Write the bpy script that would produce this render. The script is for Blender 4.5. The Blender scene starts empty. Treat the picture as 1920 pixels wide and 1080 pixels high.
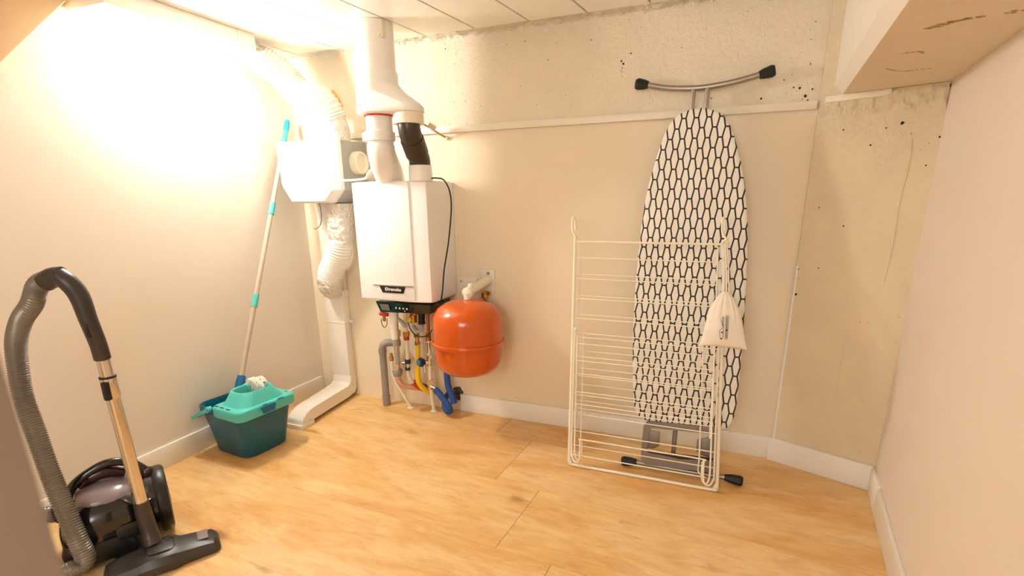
import bpy, bmesh, math, random
from mathutils import Vector, Matrix
random.seed(7)
PI = math.pi
C = bpy.context.scene.collection
V = Vector

# ------------------------------------------------------------------ camera
# solved from the photograph: 18 mm lens, the frame is the upper crop of a 3:2 picture
yaw, pitch, roll = 0.381979, 0.271287, -0.0115929
fwd = V((-math.sin(yaw)*math.cos(pitch), math.cos(yaw)*math.cos(pitch), -math.sin(pitch)))
right0 = V((math.cos(yaw), math.sin(yaw), 0))
up0 = right0.cross(fwd)
right = math.cos(roll)*right0 + math.sin(roll)*up0
up = -math.sin(roll)*right0 + math.cos(roll)*up0
cam = bpy.data.cameras.new('camera')
cam.sensor_width = 36
cam.lens = 18.0
cam.shift_y = 100/1920
cam.clip_start = 0.02
cam.dof.use_dof = True
cam.dof.focus_distance = 2.1
cam.dof.aperture_fstop = 4.0
co = bpy.data.objects.new('camera', cam)
C.objects.link(co)
m = Matrix((right, up, -fwd)).transposed().to_4x4()
m.translation = V((2.09724, -2.2408, 1.07741))
co.matrix_world = m
bpy.context.scene.camera = co

# ------------------------------------------------------------------ light and exposure
vs = bpy.context.scene.view_settings
vs.view_transform = 'Standard'
vs.look = 'None'
vs.gamma = 1
vs.use_curve_mapping = False
vs.exposure = 1.45
w = bpy.data.worlds.new('world')
bpy.context.scene.world = w
w.use_nodes = True
w.node_tree.nodes['Background'].inputs[0].default_value = (1.0, 0.98, 0.96, 1)
w.node_tree.nodes['Background'].inputs[1].default_value = 0.25
LAMP_STRENGTH = 66.0
FILL_POWER = 12.0
# area fill added behind the doorway to brighten the room, not a known lamp
al = bpy.data.lights.new('fill_light', 'AREA')
al.shape = 'RECTANGLE'; al.size = 1.3; al.size_y = 1.0
al.energy = FILL_POWER
al.color = (1.0, 0.99, 0.97)
ao = bpy.data.objects.new('fill_light', al)
C.objects.link(ao)
ao.location = (1.7, -3.9, 1.55)
ao.rotation_euler = (math.radians(80), 0, math.radians(-4))

# ------------------------------------------------------------------ materials
def lin(c):
    r = []
    for v in c:
        v = v/255
        r.append(v/12.92 if v <= 0.04045 else ((v+0.055)/1.055)**2.4)
    return (*r, 1)

class NT:
    def __init__(s, mat):
        mat.use_nodes = True
        s.t = mat.node_tree; s.n = s.t.nodes; s.b = s.n['Principled BSDF']
    def new(s, k, **kw):
        n = s.n.new(k)
        for a, v in kw.items(): setattr(n, a, v)
        return n
    def link(s, a, b): s.t.links.new(a, b)
    def put(s, v, sock):
        if isinstance(v, (int, float)): sock.default_value = v
        else: s.link(v, sock)
    def m(s, op, a, b=None, c=None):
        n = s.new('ShaderNodeMath', operation=op)
        s.put(a, n.inputs[0])
        if b is not None: s.put(b, n.inputs[1])
        if c is not None: s.put(c, n.inputs[2])
        return n.outputs[0]
    def mix(s, f, a, b):
        n = s.new('ShaderNodeMix', data_type='RGBA')
        s.put(f, n.inputs[0])
        for v, i in ((a, 6), (b, 7)):
            if isinstance(v, tuple): n.inputs[i].default_value = v
            else: s.link(v, n.inputs[i])
        return n.outputs[2]
    def noise(s, vec, scale, detail=4, rough=.55, dist=0):
        n = s.new('ShaderNodeTexNoise')
        n.inputs['Scale'].default_value = scale; n.inputs['Detail'].default_value = detail
        n.inputs['Roughness'].default_value = rough; n.inputs['Distortion'].default_value = dist
        s.link(vec, n.inputs['Vector'])
        return n.outputs['Fac']
    def ramp(s, f, stops):
        n = s.new('ShaderNodeValToRGB')
        e = n.color_ramp.elements
        while len(e) < len(stops): e.new(.5)
        for el, (p, c) in zip(e, stops):
            el.position = p; el.color = c if len(c) == 4 else (*c, 1)
        s.link(f, n.inputs[0])
        return n.outputs[0]
    def maprange(s, f, a, b, c=0, d=1):
        n = s.new('ShaderNodeMapRange')
        s.put(f, n.inputs[0])
        for i, v in enumerate((a, b, c, d)): n.inputs[i+1].default_value = v
        return n.outputs[0]
    def bump(s, h, strength=.3, dist=.002, normal=None):
        n = s.new('ShaderNodeBump')
        n.inputs['Strength'].default_value = strength; n.inputs['Distance'].default_value = dist
        s.link(h, n.inputs['Height'])
        if normal: s.link(normal, n.inputs['Normal'])
        return n.outputs[0]

def mat(name, rgb, rough=.5, metal=0, var=.04, scale=12, bump=0, bscale=80, bdist=.001, coat=0, spec=None):
    m = bpy.data.materials.new(name)
    t = NT(m)
    co_ = t.new('ShaderNodeTexCoord').outputs['Object']
    c = lin(rgb)
    f = t.noise(co_, scale)
    dk = tuple(max(0, v*(1-var*2)) for v in c[:3]) + (1,)
    t.link(t.mix(t.maprange(f, .3, .7), dk, c), t.b.inputs['Base Color'])
    t.b.inputs['Roughness'].default_value = rough
    t.b.inputs['Metallic'].default_value = metal
    if coat: t.b.inputs['Coat Weight'].default_value = coat
    if spec is not None: t.b.inputs['Specular IOR Level'].default_value = spec
    if bump:
        t.link(t.bump(t.noise(co_, bscale), bump, bdist), t.b.inputs['Normal'])
    return m

M = {}
M['wall_smooth'] = mat('smooth_cream_paint', (240, 224, 196), .6, var=.015, scale=2.5, bump=.15, bscale=220, bdist=.0006)
M['wall_left'] = mat('left_wall_paint', (242, 232, 217), .6, var=.015, scale=2.5, bump=.15, bscale=220, bdist=.0006)
M['stringer'] = mat('tan_board', (206, 170, 124), .6, var=.03)  # plain tan tone over the whole board
M['wall_right'] = mat('smooth_pale_paint', (242, 228, 212), .65, var=.015, scale=2.5, bump=.12, bscale=220, bdist=.0005)
M['white_gloss'] = mat('white_painted_board', (250, 245, 235), .35, var=.01)
M['white_plastic'] = mat('white_plastic', (247, 243, 235), .35, var=.01, spec=.4)
M['cream_plastic'] = mat('cream_plastic', (242, 232, 210), .4, var=.02)
M['duct_plastic'] = mat('duct_plastic', (245, 238, 225), .45, var=.02)
M['unit_white'] = mat('unit_white', (248, 246, 242), .45, var=.01)
M['unit_grey'] = mat('unit_grey_foam', (176, 174, 166), .7, var=.04)
M['boiler_white'] = mat('boiler_white_enamel', (250, 248, 245), .22, var=.005)
M['black_plastic'] = mat('black_plastic', (28, 26, 26), .35, var=.05)
M['black_gloss'] = mat('glossy_black_plastic', (18, 15, 15), .14, var=.05, coat=.5)
M['black_rubber'] = mat('black_rubber', (24, 24, 25), .55, var=.05)
M['black_pipe'] = mat('black_pipe', (62, 52, 44), .3, var=.05)
M['grey_pipe'] = mat('grey_pvc_pipe', (150, 142, 134), .4, var=.03)
M['brass'] = mat('brass', (205, 160, 80), .3, 1, var=.1, scale=60)
M['copper'] = mat('copper', (200, 130, 85), .35, 1, var=.1, scale=40)
M['chrome'] = mat('chrome', (220, 215, 208), .12, 1, var=.01)
M['steel'] = mat('brushed_steel', (175, 168, 160), .38, 1, var=.05)
M['grey_metal'] = mat('grey_painted_metal', (140, 130, 120), .45, .5, var=.04)
M['red'] = mat('red_plastic', (200, 50, 25), .4, var=.04)
M['yellow'] = mat('yellow_gas_sleeve', (250, 205, 20), .4, var=.04)
M['blue_foam'] = mat('blue_foam_insulation', (35, 80, 150), .7, var=.15, scale=60, bump=.3)
M['blue_knob'] = mat('blue_knob', (30, 120, 190), .35)
M['dark_blue'] = mat('dark_blue_plastic', (30, 45, 65), .4)
M['salmon'] = mat('salmon_sleeve', (232, 178, 140), .5, var=.08, scale=30)
M['orange'] = mat('orange_enamel', (208, 86, 2), .2, var=.03, coat=.4)
M['teal'] = mat('teal_bucket_plastic', (0, 90, 112), .3, var=.03)
M['teal_blue'] = mat('deep_blue_plastic', (0, 100, 145), .35, var=.03)
M['mint'] = mat('mint_plastic', (85, 200, 190), .35, var=.02)
M['cyan'] = mat('cyan_plastic', (40, 170, 205), .35, var=.02)
M['pole'] = mat('cream_pole', (196, 180, 154), .4, var=.03)
M['rack_white'] = mat('cream_coated_wire', (250, 240, 218), .4, var=.01)
M['lavender'] = mat('smoky_lavender_plastic', (140, 125, 128), .25, var=.04)
M['dark_red'] = mat('dark_plum_plastic', (50, 22, 28), .2)
M['vac_handle'] = mat('dark_grey_plastic', (58, 52, 48), .38, var=.05)
M['cloth'] = mat('cotton_cloth', (250, 240, 222), .9, var=.03, scale=30, bump=.3, bscale=400)
M['dark'] = mat('dark_hole', (50, 36, 26), .9, var=.2, scale=80)
M['rubble'] = mat('rubble_grey', (120, 108, 95), .95, var=.5, scale=40, bump=1, bscale=60, bdist=.006)
M['jamb'] = mat('door_frame_paint', (150, 132, 118), .6)
M['orange_foam'] = mat('orange_foam', (245, 190, 90), .8, var=.1)
M['hole_ink'] = mat('black_print', (30, 26, 24), .8)
M['screen'] = mat('grey_screen', (120, 120, 112), .25)

# crumpled foil
def foil(name, rgb, sc):
    m = bpy.data.materials.new(name); t = NT(m)
    co_ = t.new('ShaderNodeTexCoord').outputs['Object']
    vo = t.new('ShaderNodeTexVoronoi', feature='DISTANCE_TO_EDGE'); vo.inputs['Scale'].default_value = sc
    t.link(co_, vo.inputs['Vector'])
    n = t.noise(co_, sc*1.3, 5, .7, 1.2)
    h = t.m('ADD', t.m('MULTIPLY', vo.outputs['Distance'], 1.2), n)
    t.b.inputs['Base Color'].default_value = lin(rgb)
    t.b.inputs['Metallic'].default_value = .75
    t.b.inputs['Roughness'].default_value = .35
    t.link(t.bump(h, .9, .009), t.b.inputs['Normal'])
    return m
M['foil'] = foil('crumpled_foil', (240, 234, 224), 38)
M['flex_white'] = mat('white_ribbed_hose', (246, 240, 228), .45, var=.02, bump=.3, bscale=60, bdist=.002)

# rough painted concrete, rougher towards its top
def concrete(name, rgb, z0=None, z1=None, base=.25, top=1.0, pits=.75):
    m = bpy.data.materials.new(name); t = NT(m)
    tc = t.new('ShaderNodeTexCoord').outputs['Object']
    sep = t.new('ShaderNodeSeparateXYZ'); t.link(tc, sep.inputs[0])
    big = t.noise(tc, 9, 6, .6, .4); fine = t.noise(tc, 55, 5, .65, .6)
    h = t.m('ADD', t.m('MULTIPLY', big, .7), t.m('MULTIPLY', fine, .5))
    if z0 is not None:
        k = t.maprange(sep.outputs['Z'], z0, z1, base, top)
        h = t.m('MULTIPLY', h, k)
    c = lin(rgb); d = tuple(v*.93 for v in c[:3])+(1,)
    col = t.mix(t.maprange(t.noise(tc, 6), .35, .7), c, d)
    # small pits that show dark through the paint
    pit = t.m('MULTIPLY', t.m('LESS_THAN', t.noise(tc, 75, 2, .5), .245), t.m('GREATER_THAN', t.noise(tc, 5, 2), .52))
    col = t.mix(t.m('MULTIPLY', pit, pits), col, lin((95, 70, 50)))
    t.link(col, t.b.inputs['Base Color'])
    t.b.inputs['Roughness'].default_value = .7
    t.link(t.bump(h, .7, .016), t.b.inputs['Normal'])
    return m
M['concrete'] = concrete('painted_concrete', (242, 228, 202))
M['plaster'] = concrete('rough_plaster', (234, 216, 184), .55, 1.38, .15, 1.3)
M['rough'] = concrete('crusty_mortar', (248, 240, 222), -5, -4, 1, 2.6, .15)

# grey undersides with old scratches
m = bpy.data.materials.new('painted_beam'); t = NT(m)
tc = t.new('ShaderNodeTexCoord').outputs['Object']
t.link(t.mix(t.maprange(t.noise(tc, 2.2, 5), .4, .7), lin((240, 226, 206)), lin((232, 216, 192))), t.b.inputs['Base Color'])
t.b.inputs['Roughness'].default_value = .7
t.link(t.bump(t.noise(tc, 40, 5), .25, .003), t.b.inputs['Normal'])
M['beam'] = m

# oak laminate
m = bpy.data.materials.new('oak_laminate'); t = NT(m)
tc = t.new('ShaderNodeTexCoord').outputs['Object']
mp = t.new('ShaderNodeMapping'); mp.inputs['Rotation'].default_value[2] = math.radians(3.6)
t.link(tc, mp.inputs['Vector'])
sep = t.new('ShaderNodeSeparateXYZ'); t.link(mp.outputs[0], sep.inputs[0])
X, Y = sep.outputs['X'], sep.outputs['Y']
ROW = .372
r_ = t.m('DIVIDE', t.m('ADD', Y, .865), ROW)
row = t.m('FLOOR', r_)
fy = t.m('FRACT', r_)
# end joints: each row is shifted by its own amount; rows 0 and 1 end where the photo shows them
off = t.m('MULTIPLY', row, -.19)
px_ = t.m('DIVIDE', t.m('SUBTRACT', X, t.m('ADD', off, 1.575)), 1.9)
pl = t.m('FLOOR', px_); fx = t.m('FRACT', px_)
ey = t.m('MINIMUM', fy, t.m('SUBTRACT', 1, fy)); ex = t.m('MINIMUM', fx, t.m('SUBTRACT', 1, fx))
seam = t.m('MAXIMUM', t.m('LESS_THAN', t.m('MULTIPLY', ex, 1.9), .0012), t.m('MULTIPLY', t.m('LESS_THAN', t.m('MULTIPLY', ey, ROW), .0007), .35))
cmb = t.new('ShaderNodeCombineXYZ')
t.link(t.m('MULTIPLY', X, .32), cmb.inputs[0]); t.link(t.m('ADD', Y, t.m('MULTIPLY', pl, 3.7)), cmb.inputs[1]); t.link(t.m('MULTIPLY', row, 5.3), cmb.inputs[2])
g1 = t.noise(cmb.outputs[0], 5.5, 6, .62, .9)
g2 = t.noise(cmb.outputs[0], 26, 5, .6, .6)
cm3 = t.new('ShaderNodeCombineXYZ')
t.link(t.m('MULTIPLY', X, .07), cm3.inputs[0]); t.link(Y, cm3.inputs[1]); t.link(t.m('MULTIPLY', row, 2.1), cm3.inputs[2])
g3 = t.noise(cm3.outputs[0], 90, 3, .6, .2)
col = t.ramp(g1, [(.25, lin((214, 158, 88))), (.42, lin((233, 188, 122))), (.56, lin((242, 206, 146))), (.75, lin((246, 214, 160)))])
col = t.mix(t.m('MULTIPLY', t.maprange(g2, .3, .55, 1, 0), .32), col, lin((190, 122, 62)))
col = t.mix(t.m('MULTIPLY', t.maprange(g3, .45, .7), .16), col, lin((180, 120, 66)))
# fine dark checks and pores in the grain
cm4 = t.new('ShaderNodeCombineXYZ')
t.link(t.m('MULTIPLY', X, .30), cm4.inputs[0]); t.link(Y, cm4.inputs[1]); t.link(t.m('MULTIPLY', row, 4.1), cm4.inputs[2])
g4 = t.noise(cm4.outputs[0], 34, 4, .65, 1.6)
g5 = t.noise(cm4.outputs[0], 4.2, 3, .5, .5)
col = t.mix(t.m('MULTIPLY', t.m('MULTIPLY', t.maprange(g4, .60, .72), t.maprange(g5, .50, .62)), .6), col, lin((150, 92, 50)))
col = t.mix(t.m('MULTIPLY', t.maprange(g5, .38, .28), .30), col, lin((214, 158, 84)))
# knots
vo = t.new('ShaderNodeTexVoronoi'); vo.inputs['Scale'].default_value = 4.5
cm2 = t.new('ShaderNodeCombineXYZ')
t.link(t.m('MULTIPLY', X, .45), cm2.inputs[0]); t.link(Y, cm2.inputs[1]); t.link(t.m('MULTIPLY', row, 1.3), cm2.inputs[2])
t.link(cm2.outputs[0], vo.inputs['Vector'])
kn = t.maprange(t.m('ADD', vo.outputs['Distance'], t.m('MULTIPLY', t.m('SUBTRACT', g2, .5), .22)), .03, .13, 1, 0)
col = t.mix(t.m('MULTIPLY', kn, .75), col, lin((140, 84, 44)))
per = t.m('FRACT', t.m('MULTIPLY', t.m('SINE', t.m('ADD', t.m('MULTIPLY', row, 12.9), t.m('MULTIPLY', pl, 78.2))), 43.7))
col = t.mix(t.m('MULTIPLY', per, .16), col, lin((205, 140, 72)))
col = t.mix(t.m('MULTIPLY', seam, .7), col, lin((95, 62, 35)))
t.link(col, t.b.inputs['Base Color'])
t.b.inputs['Roughness'].default_value = .42
t.b.inputs['Specular IOR Level'].default_value = .4
t.link(t.bump(t.m('SUBTRACT', t.m('MULTIPLY', g3, .25), seam), .25, .001), t.b.inputs['Normal'])
M['oak'] = m

# ironing board cover: tall black hexagons on off-white cloth, in the board's own coordinates
m = bpy.data.materials.new('hexagon_cover'); t = NT(m)
tc = t.new('ShaderNodeTexCoord').outputs['Object']
sep = t.new('ShaderNodeSeparateXYZ'); t.link(tc, sep.inputs[0])
P, H, TH = .0437, .0725, .0056
wv, fv = P/3, P/6
nl = math.hypot(H/2, wv-fv); nx, ny = (H/2)/nl, (wv-fv)/nl
def cell(ou, ov):
    u = t.m('SUBTRACT', t.m('WRAP', t.m('ADD', sep.outputs['X'], ou), P/2, -P/2), 0)
    v = t.m('WRAP', t.m('ADD', sep.outputs['Y'], ov), H/2, -H/2)
    u = t.m('ABSOLUTE', u); v = t.m('ABSOLUTE', v)
    d1 = t.m('SUBTRACT', t.m('ADD', t.m('MULTIPLY', u, nx), t.m('MULTIPLY', v, ny)), wv*nx)
    d2 = t.m('SUBTRACT', v, H/2)
    return t.m('MAXIMUM', d1, d2)
val = t.m('MINIMUM', cell(0, 0), cell(P/2, H/2))
line = t.maprange(val, -TH/2-.0004, -TH/2+.0004)
base = t.mix(t.maprange(t.noise(tc, 9), .3, .7), lin((246, 240, 228)), lin((238, 230, 216)))
t.link(t.mix(line, base, lin((48, 42, 38))), t.b.inputs['Base Color'])
t.b.inputs['Roughness'].default_value = .85
t.link(t.bump(t.noise(tc, 500), .2, .0004), t.b.inputs['Normal'])
M['hex'] = m

m = bpy.data.materials.new('glowing_opal_glass'); t = NT(m)
t.b.inputs['Base Color'].default_value = (1, 1, 1, 1)
t.b.inputs['Emission Color'].default_value = (1.0, .97, .92, 1)
t.b.inputs['Emission Strength'].default_value = LAMP_STRENGTH
M['glow'] = m

m = bpy.data.materials.new('speckled_mop'); t = NT(m)
tc = t.new('ShaderNodeTexCoord').outputs['Object']
t.link(t.mix(t.m('LESS_THAN', t.noise(tc, 70, 2), .36), lin((244, 236, 222)), lin((60, 55, 50))), t.b.inputs['Base Color'])
t.b.inputs['Roughness'].default_value = .95
t.link(t.bump(t.noise(tc, 120, 5), 1, .004), t.b.inputs['Normal'])
M['mop'] = m

# ------------------------------------------------------------------ mesh helpers
def smooth(me, ang=40):
    me.polygons.foreach_set('use_smooth', [True]*len(me.polygons))
    me.set_sharp_from_angle(angle=math.radians(ang))

def obj(name, bm, mt, parent=None, ang=40, kind=None, split=True):
    bm.verts.index_update()
    if split and parent and name not in PATTERN and len(bm.verts) < 6000: return parts(name, bm, mt, parent, ang)
    me = bpy.data.meshes.new(name)
    bmesh.ops.recalc_face_normals(bm, faces=bm.faces)
    bm.to_mesh(me); bm.free()
    smooth(me, ang)
    me.materials.append(M[mt] if isinstance(mt, str) else mt)
    o = bpy.data.objects.new(name, me); C.objects.link(o)
    if parent:
        o.parent = parent
        bpy.context.view_layer.update()
        o.matrix_parent_inverse = parent.matrix_world.inverted()
    elif kind: o['kind'] = kind
    return o

PATTERN = ('pit_marks', 'drill_holes', 'plaster_ridge', 'scuff_marks', 'rubble_patch', 'button_row', 'peg_print', 'brand_mark', 'drawstring', 'mop_head', 'black_elbow')
def parts(name, bm, mt, parent, ang=40):
    """one object for each separate piece: pieces whose boxes meet stay together"""
    bm.verts.ensure_lookup_table(); seen = set(); isl = []
    for v in bm.verts:
        if v.index in seen: continue
        st_ = [v]; seen.add(v.index); g = []
        while st_:
            q = st_.pop(); g.append(q.index)
            for e in q.link_edges:
                o2 = e.other_vert(q)
                if o2.index not in seen: seen.add(o2.index); st_.append(o2)
        isl.append(g)
    def bb(g):
        P_ = [bm.verts[i].co for i in g]
        return [min(p[k] for p in P_)-.0005 for k in range(3)], [max(p[k] for p in P_)+.0005 for k in range(3)]
    cl_ = [[g, bb(g)] for g in isl]
    moved = True
    while moved:
        moved = False
        for i in range(len(cl_)):
            for j in range(i+1, len(cl_)):
                (a0, a1), (b0, b1) = cl_[i][1], cl_[j][1]
                if all(a0[k] <= b1[k] and b0[k] <= a1[k] for k in range(3)):
                    g = cl_[i][0]+cl_[j][0]; cl_[i] = [g, bb(g)]; del cl_[j]; moved = True; break
            if moved: break
    out_ = []
    for g, _ in cl_:
        keep = set(g); b2 = bm.copy(); b2.verts.ensure_lookup_table()
        bmesh.ops.delete(b2, geom=[v for v in b2.verts if v.index not in keep], context='VERTS')
        out_.append(obj(name, b2, mt, parent, ang, split=False))
    bm.free()
    return out_[0]

def tag(o, label, cat, group=None):
    o['label'] = label; o['category'] = cat
    if group: o['group'] = group
    return o

def thing(name, label, cat, loc=(0, 0, 0), group=None):
    o = bpy.data.objects.new(name, None); C.objects.link(o)
    o.empty_display_size = .05; o.location = loc
    bpy.context.view_layer.update()
    return tag(o, label, cat, group)

def B(): return bmesh.new()

def box(bm, a, b, bev=0, seg=2, mtx=None):
    a, b = V(a), V(b)
    r = bmesh.ops.create_cube(bm, size=1)
    vs_ = r['verts']
    for v in vs_:
        v.co = V([(a[i]+b[i])/2 + v.co[i]*(b[i]-a[i]) for i in range(3)])
    if mtx: bmesh.ops.transform(bm, matrix=mtx, verts=vs_)
    if bev:
        es = list({e for v in vs_ for e in v.link_edges})
        bmesh.ops.bevel(bm, geom=es, offset=bev, segments=seg, affect='EDGES', profile=.5)
    return bm

def prism(bm, pts, d, bev=0, seg=2):
    """extrude closed polygon pts (3D, planar) by vector d"""
    vs_ = [bm.verts.new(p) for p in pts]
    f = bm.faces.new(vs_)
    r = bmesh.ops.extrude_face_region(bm, geom=[f])
    nv = [v for v in r['geom'] if isinstance(v, bmesh.types.BMVert)]
    bmesh.ops.translate(bm, verts=nv, vec=V(d))
    if bev:
        es = list({e for v in vs_+nv for e in v.link_edges})
        bmesh.ops.bevel(bm, geom=es, offset=bev, segments=seg, affect='EDGES', profile=.5)
    return bm

def loft(bm, rings, cap0=True, cap1=True, closed=True):
    vr = [[bm.verts.new(p) for p in r] for r in rings]
    n = len(vr[0])
    for a, b in zip(vr, vr[1:]):
        for i in range(n if closed else n-1):
            j = (i+1) % n
            try: bm.faces.new((a[i], a[j], b[j], b[i]))
            except ValueError: pass
    if cap0: bm.faces.new(vr[0][::-1])
    if cap1: bm.faces.new(vr[-1])
    return bm

def spline(pts, n):
    """Catmull-Rom through pts, n samples per span"""
    P_ = [V(p) for p in pts]
    if len(P_) == 2 or n <= 1: return P_
    P_ = [2*P_[0]-P_[1]] + P_ + [2*P_[-1]-P_[-2]]
    out = []
    for k in range(1, len(P_)-2):
        a, b, c, d = P_[k-1:k+3]
        for i in range(n):
            s = i/n
            out.append(.5*((2*b)+(c-a)*s+(2*a-5*b+4*c-d)*s*s+(3*b-a-3*c+d)*s**3))
    out.append(P_[-2])
    return out

def resample(pts, step):
    L = [0]
    for a, b in zip(pts, pts[1:]): L.append(L[-1]+(b-a).length)
    n = max(2, int(L[-1]/step))
    out, k = [], 0
    for i in range(n+1):
        s = L[-1]*i/n
        while k < len(L)-2 and L[k+1] < s: k += 1
        f = (s-L[k])/max(1e-9, L[k+1]-L[k])
        out.append(pts[k].lerp(pts[k+1], min(1, f)))
    return out, L[-1]

def tube(bm, pts, r, seg=14, n=1, cap=True, closed=False, radf=None):
    """sweep a circle along pts. r: number or list per path point; radf(i, angle, s)->factor"""
    path = spline(pts, n) if not closed else [V(p) for p in pts]
    N = len(path)
    T = []
    for i in range(N):
        if closed: d = path[(i+1) % N]-path[i-1]
        else: d = path[min(i+1, N-1)]-path[max(i-1, 0)]
        T.append(d.normalized())
    nrm = T[0].orthogonal().normalized()
    rings = []
    for i in range(N):
        nrm = (nrm-T[i]*nrm.dot(T[i])).normalized()
        bn = T[i].cross(nrm)
        if isinstance(r, (list, tuple)):
            x = i/(N-1)*(len(r)-1); k = min(int(x), len(r)-2); rr = r[k]+(r[k+1]-r[k])*(x-k)
        else: rr = r
        ring = []
        for j in range(seg):
            a = 2*PI*j/seg
            q = rr*(radf(i, a, i/(N-1)) if radf else 1)
            ring.append(path[i]+(nrm*math.cos(a)+bn*math.sin(a))*q)
        rings.append(ring)
    if closed: rings.append(rings[0]); 
    loft(bm, rings, cap and not closed, cap and not closed)
    if closed: bmesh.ops.remove_doubles(bm, verts=bm.verts, dist=1e-6)
    return bm

def cyl(bm, a, b, r, r2=None, seg=28):
    a, b = V(a), V(b)
    return tube(bm, [a, b], [r, r if r2 is None else r2], seg)

def lathe(bm, prof, origin=(0, 0, 0), axis=(0, 0, 1), seg=40):
    """prof: (radius, height) pairs"""
    ax = V(axis).normalized(); u = ax.orthogonal().normalized(); v = ax.cross(u); o = V(origin)
    rings = [[o+ax*h+(u*math.cos(2*PI*j/seg)+v*math.sin(2*PI*j/seg))*max(r, 1e-4) for j in range(seg)] for r, h in prof]
    return loft(bm, rings)

def rrect(w, d, r, n=5):
    pts = []
    for cx, cy, a0 in ((w/2-r, d/2-r, 0), (-w/2+r, d/2-r, 90), (-w/2+r, -d/2+r, 180), (w/2-r, -d/2+r, 270)):
        for k in range(n+1):
            a = math.radians(a0+90*k/n)
            pts.append((cx+r*math.cos(a), cy+r*math.sin(a)))
    return pts

def ribbed(bm, pts, r, pitch=.006, amp=.06, seg=22, n=12, per=4, wobble=0):
    path, L = resample(spline(pts, n), pitch/per)
    def rf(i, a, s):
        q = 1+amp*math.sin(2*PI*i/per+.4)
        if wobble: q += wobble*(math.sin(3*a+i*.21)+math.sin(5*a-i*.13+1))*.5
        return q
    return tube(bm, path, r, seg, 1, radf=rf)

def crumpled(bm, pts, r, seg=36, n=16, amp=.05):
    from mathutils import noise
    path, L = resample(spline(pts, n), .005)
    N = len(path)
    def rf(i, a, s):
        p = path[i]+V((math.cos(a), math.sin(a), 0))*.06
        return 1+amp*(noise.noise(p*45)*1.3+noise.noise(p*110)*.8)
    return tube(bm, path, r, seg, 1, radf=rf)

def text_mesh(name, body, size, mt, mtx, parent, extrude=.0006, align='CENTER', sx=1, bold=0):
    cu = bpy.data.curves.new(name, 'FONT'); cu.body = body; cu.size = size
    cu.extrude = extrude; cu.align_x = align; cu.align_y = 'CENTER'; cu.offset = bold
    o = bpy.data.objects.new(name+'_src', cu); C.objects.link(o)
    dg = bpy.context.evaluated_depsgraph_get()
    me = bpy.data.meshes.new_from_object(o.evaluated_get(dg))
    bpy.data.objects.remove(o)
    me.transform(Matrix.Diagonal((sx, 1, 1, 1)))
    me.transform(mtx)
    me.materials.clear(); me.materials.append(M[mt])
    q = bpy.data.objects.new(name, me); C.objects.link(q)
    if parent:
        q.parent = parent; bpy.context.view_layer.update()
        q.matrix_parent_inverse = parent.matrix_world.inverted()
    return q

FRONT = lambda x, y, z: Matrix.Translation((x, y, z)) @ Matrix.Rotation(PI/2, 4, 'X')   # faces -y

# ------------------------------------------------------------------ room shell
CZ = 1.756
BACK = -3.3
o = obj('floor', box(B(), (-.15, BACK-1.2, -.1), (3.1, .15, 0)), 'oak', kind='structure')
o = obj('wall_left', box(B(), (-.15, BACK-1.2, 0), (0, .15, 2.2)), 'wall_left', kind='structure')
# back wall: smooth board below the batten, painted concrete above
wb = obj('wall_back', box(B(), (0, 0, 0), (2.40, .15, 1.372)), 'wall_smooth', kind='structure')
o = obj('upper_wall', box(B(), (0, 0, 1.372), (2.40, .15, 2.2)), 'concrete', wb)
o = obj('trim_1', box(B(), (.30, -.017, 1.372), (2.375, -.0005, 1.400), .002), 'cream_plastic', kind='structure')
# angled wall section to the right of the back wall
S0, S1 = V((2.381, -.012, 0)), V((2.713, -.144, 0))
E_ = (S1-S0).normalized(); N_ = V((E_.y, -E_.x, 0))
def onS(s, z, out=0): return S0+E_*s+N_*out+V((0, 0, z))
LS = (S1-S0).length
ws = obj('wall_corner', prism(B(), [S0, S1, S1+V((.5, .3, 0)), V((2.381, .15, 0))], (0, 0, 2.2)), 'plaster', kind='structure')
R0 = S1; RD = V((-.1102, -.9939, 0)); RN = V((-.9939, .1102, 0))
def onR(s, z, out=0): return R0+RD*s+RN*out+V((0, 0, z))
o = obj('wall_right', prism(B(), [onR(-.1, 0), onR(4.4, 0), onR(4.4, 0, -.12), onR(-.1, 0, -.12)], (0, 0, 2.2)), 'wall_right', kind='structure')
# wall with the doorway behind the camera
wf = B()
box(wf, (0, BACK-.1, 0), (.9, BACK, 2.2))
obj('wall_front', wf, 'wall_smooth', kind='structure')
# baseboards
BH, BT = .094, .012
obj('baseboard_left', box(B(), (0, BACK, 0), (BT, -.03, BH), .002), 'white_gloss', kind='structure')
obj('baseboard_back', box(B(), (.905, -BT, 0), (2.382, 0, BH), .002), 'white_gloss', kind='structure')
bm = B(); prism(bm, [onS(-.012, 0, 0), onS(-.012, 0, BT+.004), onS(LS-.002, 0, BT+.004), onS(LS-.002, 0, 0)], (0, 0, BH+.006), .002)
obj('baseboard_corner', bm, 'white_gloss', kind='structure')
bm = B(); prism(bm, [onR(.012, 0, 0), onR(.012, 0, BT), onR(.165, 0, BT), onR(.165, 0, 0)], (0, 0, BH+.004), .002)
prism(bm, [onR(.168, 0, 0), onR(.168, 0, BT), onR(4, 0, BT), onR(4, 0, 0)], (0, 0, BH), .002)
obj('baseboard_right', bm, 'white_gloss', kind='structure')

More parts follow.
